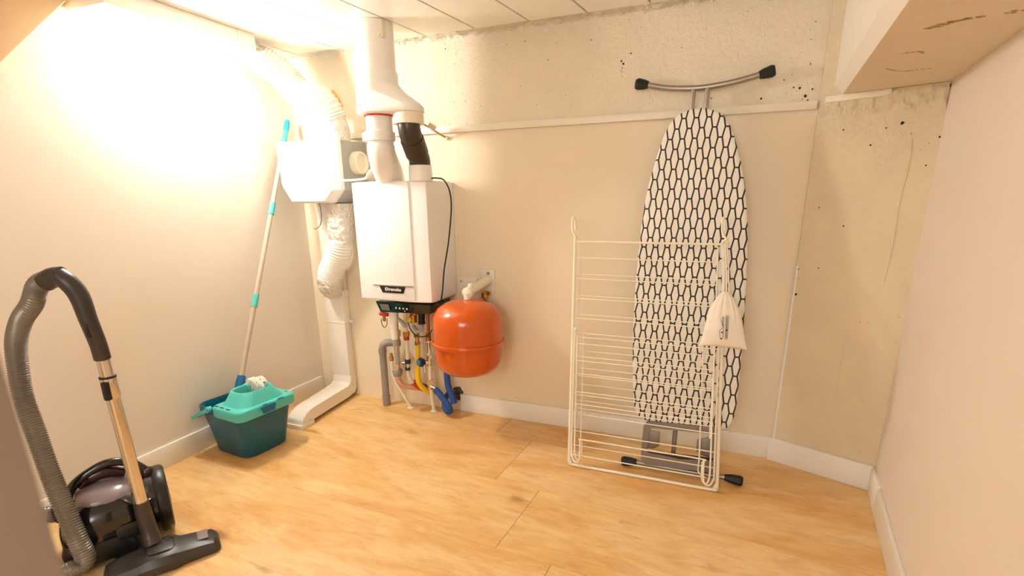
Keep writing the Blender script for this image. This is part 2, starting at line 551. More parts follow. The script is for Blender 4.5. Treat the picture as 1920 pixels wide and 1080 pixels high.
# ceiling: boards with narrow gaps, a strip of crusty mortar where they meet the wall
bm = B()
box(bm, (-.1, BACK-1.2, CZ+.02), (3.0, .15, CZ+.14))
sp = .236
for k in range(-4, 12):
    x0 = .845+sp*k
    def sx(x, y): return x-.125*(y+.08)*-1
    a, b = x0+.003, x0+sp-.003
    y0, y1 = -.082, -2.9
    pts = [(a, y0), (b, y0), (b+.125*(y1-y0), y1), (a+.125*(y1-y0), y1)]
    prism(bm, [V((max(-.09, p[0]), p[1], CZ)) for p in pts], (0, 0, .019), .0015, 1)
obj('ceiling', bm, 'white_gloss', kind='structure')
from mathutils import noise as mn
bm = B()
nx_, ny_ = 400, 14
rows = []
for j in range(ny_+1):
    r = []
    for i in range(nx_+1):
        x = 2.38*i/nx_; f = j/ny_
        y = -.083+.0825*f
        z = CZ+.008+.010*mn.noise(V((x*26, y*26, 3)))+.007*mn.noise(V((x*75, y*75, 8)))
        if f > .9: z -= .008*(f-.9)*10*(1+mn.noise(V((x*40, 0, 0))))
        r.append(bm.verts.new((x, y, z)))
    rows.append(r)
for a, b in zip(rows, rows[1:]):
    for i in range(nx_): bm.faces.new((a[i], a[i+1], b[i+1], b[i]))
obj('trim_2', bm, 'rough', kind='structure', ang=180)

# low beam along the right wall with a chamfered lower edge
bm = B()
def bsec(y, x0, x1, xr):
    return [(x0, y, CZ+.3), (x0, y, 1.442), (x1, y, 1.409), (xr, y, 1.409), (xr, y, CZ+.3)]
loft(bm, [bsec(-.01, 2.420, 2.446, 2.9), bsec(-1.0, 2.350, 2.373, 2.8), bsec(-3.0, 2.21, 2.23, 2.7)])
bo = obj('trim_3', bm, 'beam', kind='structure', ang=20)
bo.data.materials.append(M['white_gloss'])
for p in bo.data.polygons:
    if abs(p.normal.x) > .5 and p.center.x < 2.45: p.material_index = 1
# stair stringer along the left wall, running down towards the camera
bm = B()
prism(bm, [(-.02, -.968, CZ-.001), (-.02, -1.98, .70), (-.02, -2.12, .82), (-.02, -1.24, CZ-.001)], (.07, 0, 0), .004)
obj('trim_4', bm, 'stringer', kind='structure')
# door frame right beside the lens
bm = B()
e0 = V((1.796, -2.119, 0))
out = V((-.93, -.37, 0)); bk = V((-.30, -.95, 0))
prism(bm, [e0, e0+out*.07, e0+out*.07+bk*.10, e0+bk*.10], (0, 0, 1.12), .002)
obj('door_1', bm, 'jamb', kind='structure')

# pits and drill holes in the walls (part of the wall surface)
def blob(bm, c, u, v, n, r, k=9, sx=1, sy=1):
    ph = random.random()*6
    ring = []
    for i in range(k):
        a = 2*PI*i/k
        q = r*(.75+.5*random.random())
        ring.append(c+u*math.cos(a+ph)*q*sx+v*math.sin(a+ph)*q*sy)
    top = [p+n*.0006 for p in ring]
    loft(bm, [[p-n*.002 for p in ring], top], False, True)
bm = B()
ux, uz, un = V((1, 0, 0)), V((0, 0, 1)), V((0, -1, 0))
holes = [(1.675, 1.595, .006), (1.683, 1.585, .007), (1.679, 1.57, .003), (1.68, 1.556, .003), (1.68, 1.54, .0025), (1.711, 1.619, .004), (1.272, 1.709, .003), (1.189, 1.705, .0025),
         (1.371, 1.63, .0035), (1.322, 1.461, .003), (.896, 1.719, .003), (.948, 1.697, .003), (.94, 1.655, .003), (.987, 1.5, .0025), (2.315, 1.447, .006), (2.335, 1.419, .006), (2.295, 1.45, .004),
         (2.261, 1.478, .003), (2.192, 1.421, .005), (1.551, 1.683, .003), (1.728, 1.69, .002), (2.339, 1.522, .003), (2.338, 1.654, .003), (2.33, 1.60, .003), (1.45, 1.49, .002), (2.02, 1.435, .003),
         (1.698, 1.735, .002), (2.355, 1.44, .004), (2.345, 1.405, .004), (.93, 1.50, .0025), (1.03, 1.47, .0025), (1.06, 1.475, .002), (1.10, 1.455, .002), (1.25, 1.54, .0025), (1.9, 1.62, .003)]
for x, z, r in holes: blob(bm, V((x, -.0003, z)), ux, uz, un, r*.65, sx=1.0, sy=.8+.6*random.random())
for i in range(70):
    cx, cz, sr = random.choice([(.90, 1.66, .06), (2.3, 1.5, .06), (1.69, 1.58, .04), (.95, 1.47, .07), (2.31, 1.43, .035), (2.25, 1.6, .08)])
    blob(bm, V((min(2.37, random.gauss(cx, sr)), -.0003, min(1.74, max(1.41, random.gauss(cz, sr))))), ux, uz, un, .0005+.0009*random.random(), 6)
obj('pit_marks', bm, 'dark', wb)
bm = B()
for s, z, r in [(.087, 1.295, .0035), (.174, 1.239, .0035), (.252, 1.301, .007), (.287, 1.168, .0035), (.334, 1.166, .0035), (.047, 1.035, .0035), (.133, .971, .0035), (.074, .816, .003), (.010, .709, .006),
                (.007, .806, .003), (.281, 1.266, .002), (.355, 1.25, .004), (.21, 1.29, .003), (.016, 1.375, .009), (.03, 1.372, .004), (.352, 1.398, .008), (.13, .99, .0015)]:
    blob(bm, onS(s, z), E_, uz, N_, r*.75)
obj('drill_holes', bm, 'dark', ws)
bm = B()   # plaster ridge, corner bead, ledge under the beam
tube(bm, [onS(.285, 1.25), onS(.288, 1.17), onS(.283, 1.05), onS(.286, .92), onS(.280, .76)], [.003, .0035, .0025, .003, .001], 8, 8)
tube(bm, [onS(.20, .62), onS(.196, .45), onS(.197, .2)], [.0008, .0012, .0008], 6, 6)
obj('plaster_ridge', bm, 'plaster', ws)
bm = B()
cyl(bm, (2.383, -.010, .095), (2.383, -.010, .82), .0055, .0045, 10)
obj('corner_bead', bm, 'white_gloss', ws)
bm = B()
n1, n2 = 120, 12
rows = []
for j in range(n2+1):
    r = []
    for i in range(n1+1):
        s = .012+(LS-.014)*i/n1; f = j/n2
        z = 1.325+.083*f
        q = min(1, f*3)*(.0045+.013*max(0, mn.noise(V((s*42, z*42, 1)))+.15)+.005*mn.noise(V((s*95, z*95, 4))))
        r.append(bm.verts.new(onS(s, z, q-.001)))
    rows.append(r)
for a, b in zip(rows, rows[1:]):
    for i in range(n1): bm.faces.new((a[i], a[i+1], b[i+1], b[i]))
obj('mortar_crust', bm, 'plaster', ws, 180)
bm = B(); prism(bm, [onS(.02, 1.388), onS(.02, 1.388, .011), onS(.21, 1.388, .012), onS(.21, 1.388)], (0, 0, .021), .002)
obj('ledge', bm, 'cream_plastic', ws)
# soot scratches on the beam's underside
bm = B()
for pts, r in (([(2.46, -.80, 1.409), (2.50, -.845, 1.409), (2.53, -.85, 1.409)], .007), ([(2.57, -.855, 1.409), (2.60, -.87, 1.409)], .006), ([(2.47, -.59, 1.409), (2.50, -.60, 1.409), (2.515, -.58, 1.409)], .0035), ([(2.48, -.42, 1.409), (2.53, -.37, 1.409), (2.59, -.375, 1.409)], .003)):
    path, L = resample(spline(pts, 6), .006)
    for p in path:
        blob(bm, p+V((random.gauss(0, r*.5), random.gauss(0, r*.5), -.0002)), V((1, 0, 0)), V((0, 1, 0)), V((0, 0, -1)), r*(.5+.7*random.random()), 8, 1, .7)
obj('scuff_marks', bm, mat('grey_brown_scuff', (176, 148, 112), .9), bo)
# broken hole behind the pipes at the foot of the back wall
bm = B()
for (cx, cz, r, sy) in ((.655, .10, .05, .45), (.72, .085, .05, .4), (.885, .085, .032, 1.3)):
    blob(bm, V((cx, -.0005, cz)), ux, uz, un, r, 16, 1, sy)
obj('rubble_patch', bm, 'rubble', wb)
bm = B()
tube(bm, [(.262, -.004, 1.60), (.285, -.004, 1.56), (.303, -.004, 1.52)], [.006, .012, .010], 10, 6)
obj('foam_streak', bm, 'orange_foam', wb)

# ------------------------------------------------------------------ wall lamp
wl = thing('wall_lamp', 'round glowing opal wall lamp inside the brightest patch of the left wall', 'lamp', (0, -.68, 1.56))
obj('lamp_base', lathe(B(), [(.05, .0), (.05, .008), (.045, .0095)], (0, -.68, 1.56), (1, 0, 0), 48), 'white_plastic', wl)
dome = [(.06, .010)]+[(.082*math.cos(a), 0.016+.085*math.sin(a)) for a in [math.radians(x) for x in range(0, 91, 10)]]
obj('lamp_shade', lathe(B(), dome, (0, -.68, 1.56), (1, 0, 0), 48), 'glow', wl)

# ------------------------------------------------------------------ ducts
d = thing('ceiling_duct', 'flat white rectangular duct running along the top of the left wall', 'duct', (.1, -.9, 1.70))
obj('duct_channel', box(B(), (.002, -.985, 1.698), (.20, -.47, 1.7555), .004), 'duct_plastic', d)
obj('duct_collar', box(B(), (.004, -.475, 1.694), (.204, -.39, 1.7555), .004), 'duct_plastic', d)
f = thing('flexible_duct', 'white ribbed flexible duct curving from ceiling duct down to the ventilation unit', 'duct', (.365, -.13, 1.352))
obj('foil_sleeve', crumpled(B(), [(.10, -.40, 1.712), (.115, -.35, 1.70), (.14, -.30, 1.68)], [.046, .056, .058]), 'foil', f)
obj('ribbed_hose', ribbed(B(), [(.135, -.31, 1.685), (.18, -.25, 1.64), (.215, -.22, 1.585), (.255, -.205, 1.545), (.305, -.19, 1.54), (.35, -.17, 1.50), (.368, -.15, 1.44)], .064, .014, .06, 32), 'flex_white', f)
obj('foil_sleeve', crumpled(B(), [(.362, -.155, 1.46), (.368, -.14, 1.40), (.366, -.13, 1.353)], [.065, .066, .062], amp=.06), 'foil', f)

u = thing('ventilation_unit', 'white box-shaped ventilation unit with grey sides and cut-off lower corners', 'ventilation unit', (.25, 0, 1.07))
def octo(x0, x1, z0, z1, cl, cr, y):
    return [V(p) for p in ((x0, y, z1), (x0+.012, y, z0+cl*1.25), (x0+cl, y, z0), (x1-cr, y, z0), (x1, y, z0+cr), (x1, y, z1))]
bm = B(); loft(bm, [octo(.075, .438, 1.068, 1.352, .075, .06, -.195), octo(.075, .438, 1.068, 1.352, .075, .06, -.218), octo(.10, .398, 1.077, 1.346, .058, .045, -.250)])
bmesh.ops.bevel(bm, geom=bm.edges[:], offset=.0025, segments=2, affect='EDGES')
cv = obj('front_cover', bm, 'unit_white', u, 25)
bm = B(); loft(bm, [octo(.082, .430, 1.07, 1.350, .07, .055, y) for y in (-.002, -.1965)])
obj('housing', bm, 'unit_grey', u, 25)
bm = B()
lathe(bm, [(.050, 0), (.054, .002), (.054, .03), (.050, .038), (.043, .038), (.040, .028), (.034, .024), (.0, .024)], (.428, -.085, 1.252), (1, 0, 0), 40)
obj('duct_spigot', bm, 'cream_plastic', u)
bm = B(); box(bm, (.318, -.2515, 1.175), (.3195, -.2495, 1.215)); 
obj('panel_slit', bm, 'unit_grey', u)
bm = B(); box(bm, (.245, -.10, 1.352), (.305, -.05, 1.375), .003)
tp = obj('terminal_box', bm, 'white_plastic', u)
bm = B(); tube(bm, [(.218, -.13, 1.075), (.214, -.12, 1.02), (.19, -.105, .965), (.15, -.10, .938), (.13, -.09, .942)], .0022, 8, 8)
tag(obj('power_cable', bm, 'grey_pipe'), 'thin grey cable drooping below the white ventilation unit', 'cable')

lf = thing('flexible_duct', 'crumpled foil flexible duct hanging from ventilation unit to the floor duct', 'duct', (.2, -.07, .6))
obj('foil_sleeve', crumpled(B(), [(.335, -.12, 1.067), (.332, -.12, 1.0), (.326, -.12, .93), (.318, -.12, .875)], [.066, .063, .063, .062], amp=.07), 'foil', lf)
obj('ribbed_hose', ribbed(B(), [(.318, -.12, .885), (.30, -.118, .83), (.262, -.11, .775), (.225, -.105, .725), (.208, -.1, .68)], .062, .012, .035, 32), 'flex_white', lf)
obj('foil_sleeve', crumpled(B(), [(.213, -.10, .70), (.205, -.097, .655), (.208, -.09, .622), (.207, -.08, .607)], [.062, .066, .062, .045], amp=.07), 'foil', lf)

fd = thing('floor_duct', 'flat white duct coming down the corner and bending forward along the floor', 'duct', (.18, -.05, 0))
bm = B(); box(bm, (.112, -.055, .09), (.236, -.001, .60), .004)
obj('riser', bm, 'duct_plastic', fd)
bm = B(); box(bm, (.100, -.028, .60), (.232, -.001, 1.068), .003)
obj('upper_riser', bm, 'duct_plastic', fd)
bm = B(); box(bm, (.108, -.060, .575), (.241, -.001, .612), .004)
obj('duct_collar', bm, 'duct_plastic', fd)
# bent channel: profile in y-z swept in width
prof = [(-.001, .13), (-.055, .13), (-.062, .092), (-.085, .078), (-.40, .078), (-.45, .07), (-.482, .045), (-.492, .0), (-.415, .0), (-.412, .022), (-.09, .018), (-.03, .022), (-.006, .045)]
bm = B()
def xr(y, side):
    k = min(1, max(0, -y/.49))
    return (.112+(.190-.112)*k) if side == 0 else (.236+(.285-.236)*k)
va = [bm.verts.new((xr(y, 0), y, z)) for y, z in prof]; vb = [bm.verts.new((xr(y, 1), y, z)) for y, z in prof]
bm.faces.new(va); bm.faces.new(vb[::-1])
for i in range(len(prof)):
    j = (i+1) % len(prof); bm.faces.new((va[i], vb[i], vb[j], va[j]))
bmesh.ops.bevel(bm, geom=bm.edges[:], offset=.003, segments=2, affect='EDGES')
obj('floor_channel', bm, 'duct_plastic', fd, 30)
bm = B(); prism(bm, [(.186, -.496, .0), (.288, -.496, .0), (.288, -.408, .0), (.186, -.408, .0)], (0, 0, .022), .002)
obj('end_collar', bm, 'cream_plastic', fd)
bm = B(); box(bm, (.108, -.0575, .432), (.239, -.0, .437), .001); box(bm, (.236, -.02, .428), (.262, -.001, .446), .003)
obj('wall_clip', bm, 'duct_plastic', fd)

# ------------------------------------------------------------------ flue
fl = thing('flue', 'white flue pipe from the ceiling with a wide flared adaptor above the boiler', 'flue', (.74, -.3, 1.16))
CX, FY = .735, -.30
obj('ceiling_pipe', cyl(B(), (CX, FY, 1.565), (CX, FY, 1.7555), .079, seg=48), 'white_plastic', fl)
def stad(c1x, r0, r1, z, n=56):
    pts = []
    for i in range(n):
        a = 2*PI*i/n; dv = V((math.cos(a), math.sin(a), 0))
        p0 = V((CX, FY, z)); p1 = V((c1x, FY, z))
        q = p0+dv*r0 if p0.dot(dv)+r0 >= p1.dot(dv)+r1 else p1+dv*r1
        pts.append(q)
    return pts
bm = B(); loft(bm, [stad(CX, .083, .083, 1.580), stad(CX, .085, .085, 1.575), stad(CX, .086, .086, 1.535), stad(.80, .087, .055, 1.50), stad(.862, .089, .064, 1.452), stad(.872, .091, .066, 1.440), stad(.874, .091, .066, 1.422), stad(.872, .086, .062, 1.418)])
obj('adaptor_hood', bm, 'white_plastic', fl, 50)
bm = B(); lathe(bm, [(.055, 0), (.061, .001), (.061, .006), (.055, .007)], (CX-.004, FY, 1.412), seg=40)
obj('sealing_ring', bm, 'red', fl)
bm = B(); tube(bm, [(CX-.004, FY, 1.418), (CX-.004, FY, 1.34), (CX-.004, FY, 1.285)], .054, 36)
obj('lower_pipe', bm, 'white_plastic', fl)
bm = B(); tube(bm, [(CX-.004, FY, 1.30), (CX-.004, FY, 1.275), (CX-.015, FY+.03, 1.235), (CX-.035, FY+.085, 1.195), (CX-.045, FY+.115, 1.158)], [.057, .0575, .062, .064, .062], 36, 6)
obj('elbow', bm, 'white_plastic', fl)
bm = B(); lathe(bm, [(.055, 0), (.064, .0), (.064, .034), (.055, .034)], (CX-.006, FY, 1.318), seg=40); box(bm, (CX-.078, FY-.025, 1.320), (CX-.05, FY+.01, 1.35), .002)
obj('pipe_clamp', bm, 'white_plastic', fl)
bm = B(); lathe(bm, [(.05, 0), (.062, .0), (.062, .034), (.058, .048), (.05, .048)], (.874, FY, 1.376), seg=40)
obj('exhaust_collar', bm, 'cream_plastic', fl)
bm = B(); tube(bm, [(.874, FY, 1.40), (.874, FY, 1.365), (.873, FY+.008, 1.342), (.869, FY+.03, 1.315)], .046, 32, 5)
tube(bm, [(.870, FY+.024, 1.322), (.866, FY+.052, 1.288), (.864, FY+.068, 1.268)], .0495, 32, 5)
tube(bm, [(.865, FY+.06, 1.276), (.862, FY+.085, 1.25), (.860, FY+.093, 1.225), (.860, FY+.093, 1.21)], .046, 32, 5)
obj('black_elbow', bm, 'black_pipe', fl)
bm = B(); cyl(bm, (.859, -.205, 1.158), (.859, -.205, 1.222), .0515, .050, 36)
obj('boiler_stub', bm, 'white_plastic', fl)
bm = B(); box(bm, (CX+.045, FY-.05, 1.69), (CX+.075, FY-.02, 1.7555), .002); cyl(bm, (CX+.06, FY-.056, 1.70), (CX+.06, FY-.045, 1.70), .006, seg=12)
obj('ceiling_bracket', bm, 'cream_plastic', fl)
wc = thing('pipe_clamp', 'small brass pipe clamp and rod fixed to the wall batten beside the flue', 'clamp', (.87, 0, 1.36))
bm = B(); tube(bm, [(.80, -.20, 1.425), (.835, -.12, 1.40), (.87, -.04, 1.366), (.885, -.008, 1.352)], .004, 10, 4)
obj('threaded_rod', bm, 'brass', wc)
bm = B(); cyl(bm, (.845, -.10, 1.405), (.86, -.07, 1.385), .012, .015, 16); cyl(bm, (.885, -.014, 1.352), (.885, -.001, 1.352), .009, seg=16)
obj('clamp_screw', bm, 'cream_plastic', wc)
bm = B(); tube(bm, [(.79, -.02, 1.37), (.86, -.008, 1.366)], .006, 10)
st = B()
def strip(bm, pts, w, th):
    path = spline(pts, 8)
    rings = []
    for i, p in enumerate(path):
        tn = (path[min(i+1, len(path)-1)]-path[max(i-1, 0)]).normalized()
        sd = tn.cross(V((0, 0, 1))).normalized(); nn = sd.cross(tn)
        ww = w(i/(len(path)-1)) if callable(w) else w
        rings.append([p+sd*ww+nn*th, p-sd*ww+nn*th, p-sd*ww-nn*th, p+sd*ww-nn*th])
    loft(bm, rings)
strip(st, [(.47, -.235, 1.168), (.54, -.235, 1.168), (.60, -.23, 1.175), (.625, -.232, 1.195), (.645, -.235, 1.206), (.655, -.236, 1.208)], lambda s: .016+.02*s, .004)
tag(obj('plastic_strip', st, 'cream_plastic'), 'curled cream plastic strip lying across the top left of the boiler', 'strip')
bm.free()

# ------------------------------------------------------------------ boiler
BX0, BX1, BY, BZ0, BZ1 = .5223, .905, -.2512, .6226, 1.1586
bl = thing('boiler', 'white wall-hung combi boiler with black control strip along its bottom', 'boiler', (.71, 0, .56))
def bsec2(z, f0, y1=-.002):
    a = .020
    return [V((BX0+f0, BY+.010, z)), V((BX0+f0+.012, BY, z)), V((.800, BY, z)), V((BX1-.045, BY+.0015, z)), V((BX1-.004, BY+.012, z)), V((BX1, BY+.035, z)), V((BX1, y1, z)), V((BX0+f0, y1, z))]
bm = B(); loft(bm, [bsec2(BZ0, 0), bsec2(BZ1, 0)])
bmesh.ops.bevel(bm, geom=[e for e in bm.edges if abs(e.verts[0].co.z-e.verts[1].co.z) < 1e-5], offset=.006, segments=3, affect='EDGES')
obj('casing', bm, 'boiler_white', bl, 35)
bm = B(); box(bm, (BX0+.004, BY-.0065, BZ0+.006), (.8235, BY+.004, BZ1-.004), .0022, 2)
fp = obj('front_panel', bm, 'boiler_white', bl)
bm = B(); loft(bm, [[(x, y, z) for x in (.0,)] for y, z in ((0, 0),)], False, False, False) if False else None
hz = .6965
box(bm, (.602, BY-.0125, hz-.003), (.8225, BY-.0055, hz+.003), .0015)
ht = obj('handle_trim', bm, 'chrome', bl)
bm = B(); prism(bm, [(.636, BY-.006, hz-.003), (.778, BY-.006, hz-.003), (.765, BY-.006, hz-.035), (.651, BY-.006, hz-.035)], (0, -.0045, 0), .001)
bd = obj('badge', bm, 'black_plastic', bl)
text_mesh('brand_lettering', 'remeha', .0215, 'boiler_white', FRONT(.722, BY-.0112, hz-.0175), bd, bold=.0004)
bm = B()
box(bm, (.668, BY-.0116, hz-.024), (.6725, BY-.0104, hz-.010)); tube(bm, [(.6725, BY-.011, hz-.0105), (.679, BY-.011, hz-.012), (.679, BY-.011, hz-.022), (.6725, BY-.011, hz-.0235)], .0012, 6, 4)
box(bm, (.683, BY-.0116, hz-.024), (.686, BY-.0104, hz-.010))
obj('brand_mark', bm, 'boiler_white', bd)
# control panel, tilted a little forward-facing
bm = B()
loft(bm, [[(.588, -.238, .612), (.588, -.05, .612), (.604, -.05, .558), (.604, -.226, .558)], [(.893, -.238, .612), (.893, -.05, .612), (.880, -.05, .566), (.880, -.226, .566)]])
bmesh.ops.bevel(bm, geom=bm.edges[:], offset=.002, segments=2, affect='EDGES')
cp = obj('control_panel', bm, 'black_gloss', bl, 30)
bm = B(); prism(bm, [(.612, -.2395, .602), (.664, -.2395, .602), (.666, -.2325, .570), (.618, -.2325, .570)], (0, -.0015, 0), .0005)
obj('screen', bm, 'screen', cp)
bm = B()
for x in (.702, .722, .742, .762):
    z = .586-(x-.7)*.02
    lathe(bm, [(.0035, 0), (.0045, .001), (.0045, .002), (.003, .0025)], (x, -.2345, z), (0, -1, 0), 12)
lathe(bm, [(.003, 0), (.003, .0015)], (.747, -.2315, .573), (0, -1, 0), 10)
obj('button_row', bm, 'white_plastic', cp)
bm = B(); lathe(bm, [(.008, 0), (.008, .0025), (.006, .003)], (.788, -.2335, .586), (0, -1, 0), 20)
obj('dial', bm, 'black_plastic', cp)
tag(obj('power_cable', tube(B(), [(.905, -.20, 1.168), (.935, -.20, 1.168), (.965, -.195, 1.16), (.985, -.185, 1.12), (.99, -.18, 1.06), (.982, -.18, .98), (.965, -.18, .88), (.945, -.19, .77), (.935, -.195, .68), (.922, -.19, .63), (.905, -.16, .605), (.895, -.12, .612)], .0032, 10, 8), 'black_rubber'),
    'thin black cable hanging down the right side of the boiler', 'cable')

# ------------------------------------------------------------------ pipework under the boiler
def fit(bm, x, y, z, r, h, seg=8):
    if seg == 6: r *= 1.2; h *= 1.1
    cyl(bm, (x, y, z-h/2), (x, y, z+h/2), r, seg=seg)
t1 = thing('drain_pipe', 'thick grey plastic drain pipe standing left of the boiler pipes', 'pipe', (.487, -.078, 0))
bm = B(); tube(bm, [(.575, -.04, .352), (.545, -.052, .352), (.515, -.066, .352), (.496, -.074, .343), (.488, -.078, .322), (.487, -.078, .29)], .0195, 24, 6)
cyl(bm, (.487, -.078, 0), (.487, -.078, .30), .0185, seg=24)
obj('pipe', bm, 'grey_pipe', t1)
bm = B(); cyl(bm, (.487, -.078, .296), (.487, -.078, .318), .0215, seg=24); cyl(bm, (.487, -.078, .001), (.487, -.078, .055), .0215, seg=24)
obj('socket', bm, 'grey_pipe', t1)

t2 = thing('heating_pipe', 'cream pipe with orange fitting, first cream pipe right of the grey drain', 'pipe', (.634, -.07, 0))
obj('pipe', tube(B(), [(.549, -.09, .262), (.552, -.09, .20), (.565, -.088, .14), (.60, -.08, .075), (.628, -.073, .02), (.634, -.07, .002)], .0085, 14, 6), 'cream_plastic', t2)
bm = B(); fit(bm, .549, -.09, .275, .0115, .022); fit(bm, .549, -.09, .295, .008, .02)
obj('compression_fitting', bm, 'brass', t2)
bm = B(); lathe(bm, [(.018, 0), (.018, .004), (.012, .008)], (.634, -.07, 0), seg=20)
obj('floor_rose', bm, 'cream_plastic', t2)

t3 = thing('heating_pipe', 'salmon sleeved pipe with brass fittings that bends back into the wall', 'pipe', (.60, -.1, .55))
obj('pipe', tube(B(), [(.604, -.10, .565), (.602, -.10, .38), (.598, -.10, .335)], .0095, 14), 'salmon', t3)
obj('insulation_sleeve', tube(B(), [(.596, -.10, .345), (.588, -.10, .26), (.585, -.10, .19), (.60, -.085, .135), (.645, -.045, .11), (.675, -.004, .104)], .0145, 16, 6), 'salmon', t3)
bm = B(); fit(bm, .603, -.10, .542, .017, .028, 6); fit(bm, .603, -.10, .512, .013, .03); fit(bm, .602, -.10, .42, .016, .03, 6); fit(bm, .602, -.10, .395, .0125, .03)
obj('compression_fitting', bm, 'brass', t3)

t4 = thing('siphon', 'white and grey condensate siphon hanging among the boiler pipes', 'siphon', (.635, -.16, .56))
bm = B(); cyl(bm, (.638, -.17, .50), (.638, -.17, .562), .020, .024, 20); cyl(bm, (.636, -.17, .41), (.638, -.17, .505), .0165, seg=20)
obj('siphon_cup', bm, 'white_plastic', t4)
bm = B(); cyl(bm, (.633, -.16, .375), (.636, -.165, .41), .015, .0165, 20); tube(bm, [(.66, -.17, .515), (.685, -.175, .505), (.705, -.17, .475)], .009, 12, 5)
cyl(bm, (.631, -.155, .275), (.633, -.16, .345), .0135, seg=20)
obj('grey_hose', bm, 'unit_grey', t4)
bm = B(); lathe(bm, [(.008, -.03), (.022, -.026), (.026, -.01), (.026, .004), (.02, .012)], (.622, -.15, .235), seg=28)
obj('trap_bowl', bm, 'grey_pipe', t4)
bm = B(); cyl(bm, (.63, -.155, .345), (.633, -.16, .376), .0115, seg=16); cyl(bm, (.626, -.152, .248), (.631, -.155, .276), .012, seg=16)
obj('coupling', bm, 'chrome', t4)

t5 = thing('heating_pipe', 'cream pipe with a red fitting and red sleeve where it enters the wall', 'pipe', (.668, -.1, .55))
obj('pipe', tube(B(), [(.668, -.115, .56), (.664, -.11, .40), (.657, -.10, .30), (.652, -.10, .235), (.655, -.09, .175), (.672, -.07, .14)], .0095, 14, 5), 'cream_plastic', t5)
obj('red_sleeve', tube(B(), [(.666, -.075, .155), (.685, -.055, .125), (.705, -.03, .10), (.722, -.003, .095)], [.017, .017, .015, .015], 14, 5), 'red', t5)
bm = B(); fit(bm, .665, -.11, .425, .015, .02, 6); fit(bm, .667, -.113, .53, .009, .05)
obj('compression_fitting', bm, 'brass', t5)
bm = B(); fit(bm, .664, -.11, .402, .0145, .018, 12)
obj('red_collar', bm, 'red', t5)
bm = B(); fit(bm, .655, -.10, .275, .0155, .022, 12); fit(bm, .652, -.10, .235, .014, .015, 12)
obj('valve', bm, 'dark_blue', t5)
bm = B(); fit(bm, .6535, -.10, .255, .012, .022, 12); cyl(bm, (.625, -.105, .262), (.65, -.10, .262), .008, seg=12)
obj('valve_body', bm, 'chrome', t5)

t6 = thing('gas_pipe', 'yellow sleeved gas pipe with brass connectors below the boiler', 'pipe', (.722, -.1, .55))
obj('pipe', tube(B(), [(.728, -.11, .56), (.726, -.11, .43), (.722, -.10, .35)], .0075, 14), 'cream_plastic', t6)
obj('yellow_sleeve', tube(B(), [(.722, -.10, .362), (.718, -.10, .28), (.710, -.10, .21), (.712, -.095, .165), (.725, -.07, .12), (.75, -.035, .092), (.775, -.003, .088)], [.0125, .0125, .014, .0145, .0145, .0145, .013], 16, 6), 'yellow', t6)
bm = B(); fit(bm, .726, -.11, .422, .0125, .016, 6); fit(bm, .725, -.107, .40, .0095, .03); fit(bm, .724, -.105, .38, .0125, .016, 6)
fit(bm, .725, -.12, .545, .016, .03, 6); fit(bm, .722, -.125, .512, .02, .035, 10)
obj('compression_fitting', bm, 'brass', t6)
bm = B(); lathe(bm, [(.013, 0), (.013, .014), (.009, .016)], (.718, -.14, .512), (-.2, -1, 0), 16)
obj('gas_tap', bm, 'yellow', t6)

t7 = thing('water_pipe', 'cold water pipe with a blue safety valve reaching the floor', 'pipe', (.775, -.06, 0))
obj('pipe', tube(B(), [(.80, -.115, .56), (.795, -.11, .43)], .0075, 12), 'copper', t7)
obj('lower_pipe', tube(B(), [(.793, -.11, .42), (.789, -.105, .30), (.784, -.10, .20), (.779, -.085, .10), (.775, -.064, .0)], .0095, 14, 5), 'cream_plastic', t7)
bm = B(); fit(bm, .794, -.11, .432, .012, .012, 6); fit(bm, .793, -.11, .412, .0145, .02, 12)
obj('compression_fitting', bm, 'copper', t7)
bm = B(); fit(bm, .7915, -.108, .365, .011, .055, 12); fit(bm, .7895, -.106, .318, .014, .016, 6); fit(bm, .788, -.105, .29, .012, .045, 12); fit(bm, .782, -.098, .178, .0145, .024, 6)
cyl(bm, (.755, -.115, .285), (.79, -.105, .285), .012, seg=14); cyl(bm, (.765, -.115, .235), (.762, -.115, .275), .010, seg=14)
obj('valve_body', bm, 'chrome', t7)
bm = B(); lathe(bm, [(.02, 0), (.024, .004), (.022, .022), (.016, .028)], (.756, -.12, .288), (-.1, -1, .1), 6)
kn = obj('safety_valve', bm, 'dark_blue', t7)
obj('valve_knob', lathe(B(), [(.0125, 0), (.0125, .006), (.009, .009)], (.7535, -.147, .2908), (-.1, -1, .1), 20), 'blue_knob', kn)
bm = B(); fit(bm, .7815, -.096, .148, .013, .02, 12); cyl(bm, (.782, -.10, .158), (.815, -.095, .142), .009, seg=12)
obj('branch_fitting', bm, 'chrome', t7)
bm = B(); lathe(bm, [(.018, 0), (.018, .004), (.012, .008)], (.775, -.064, 0), seg=20)
obj('floor_rose', bm, 'cream_plastic', t7)

t8 = thing('insulated_pipe', 'blue foam insulated pipe looping near the floor under the orange vessel', 'pipe', (.87, -.09, .03))
obj('upper_sleeve', tube(B(), [(.855, -.06, .30), (.862, -.065, .22), (.872, -.075, .16), (.895, -.085, .115), (.915, -.095, .075)], [.013, .0155, .0165, .0165, .0165], 16, 6), 'blue_foam', t8)
obj('lower_sleeve', tube(B(), [(.812, -.105, .142), (.838, -.11, .125), (.868, -.118, .098), (.893, -.12, .07), (.898, -.115, .045), (.882, -.105, .030), (.858, -.09, .034), (.842, -.07, .060), (.842, -.04, .088), (.848, -.004, .10)], [.0155, .0165, .0165, .0165, .016, .016, .015, .015, .014, .014], 16, 6), 'blue_foam', t8)

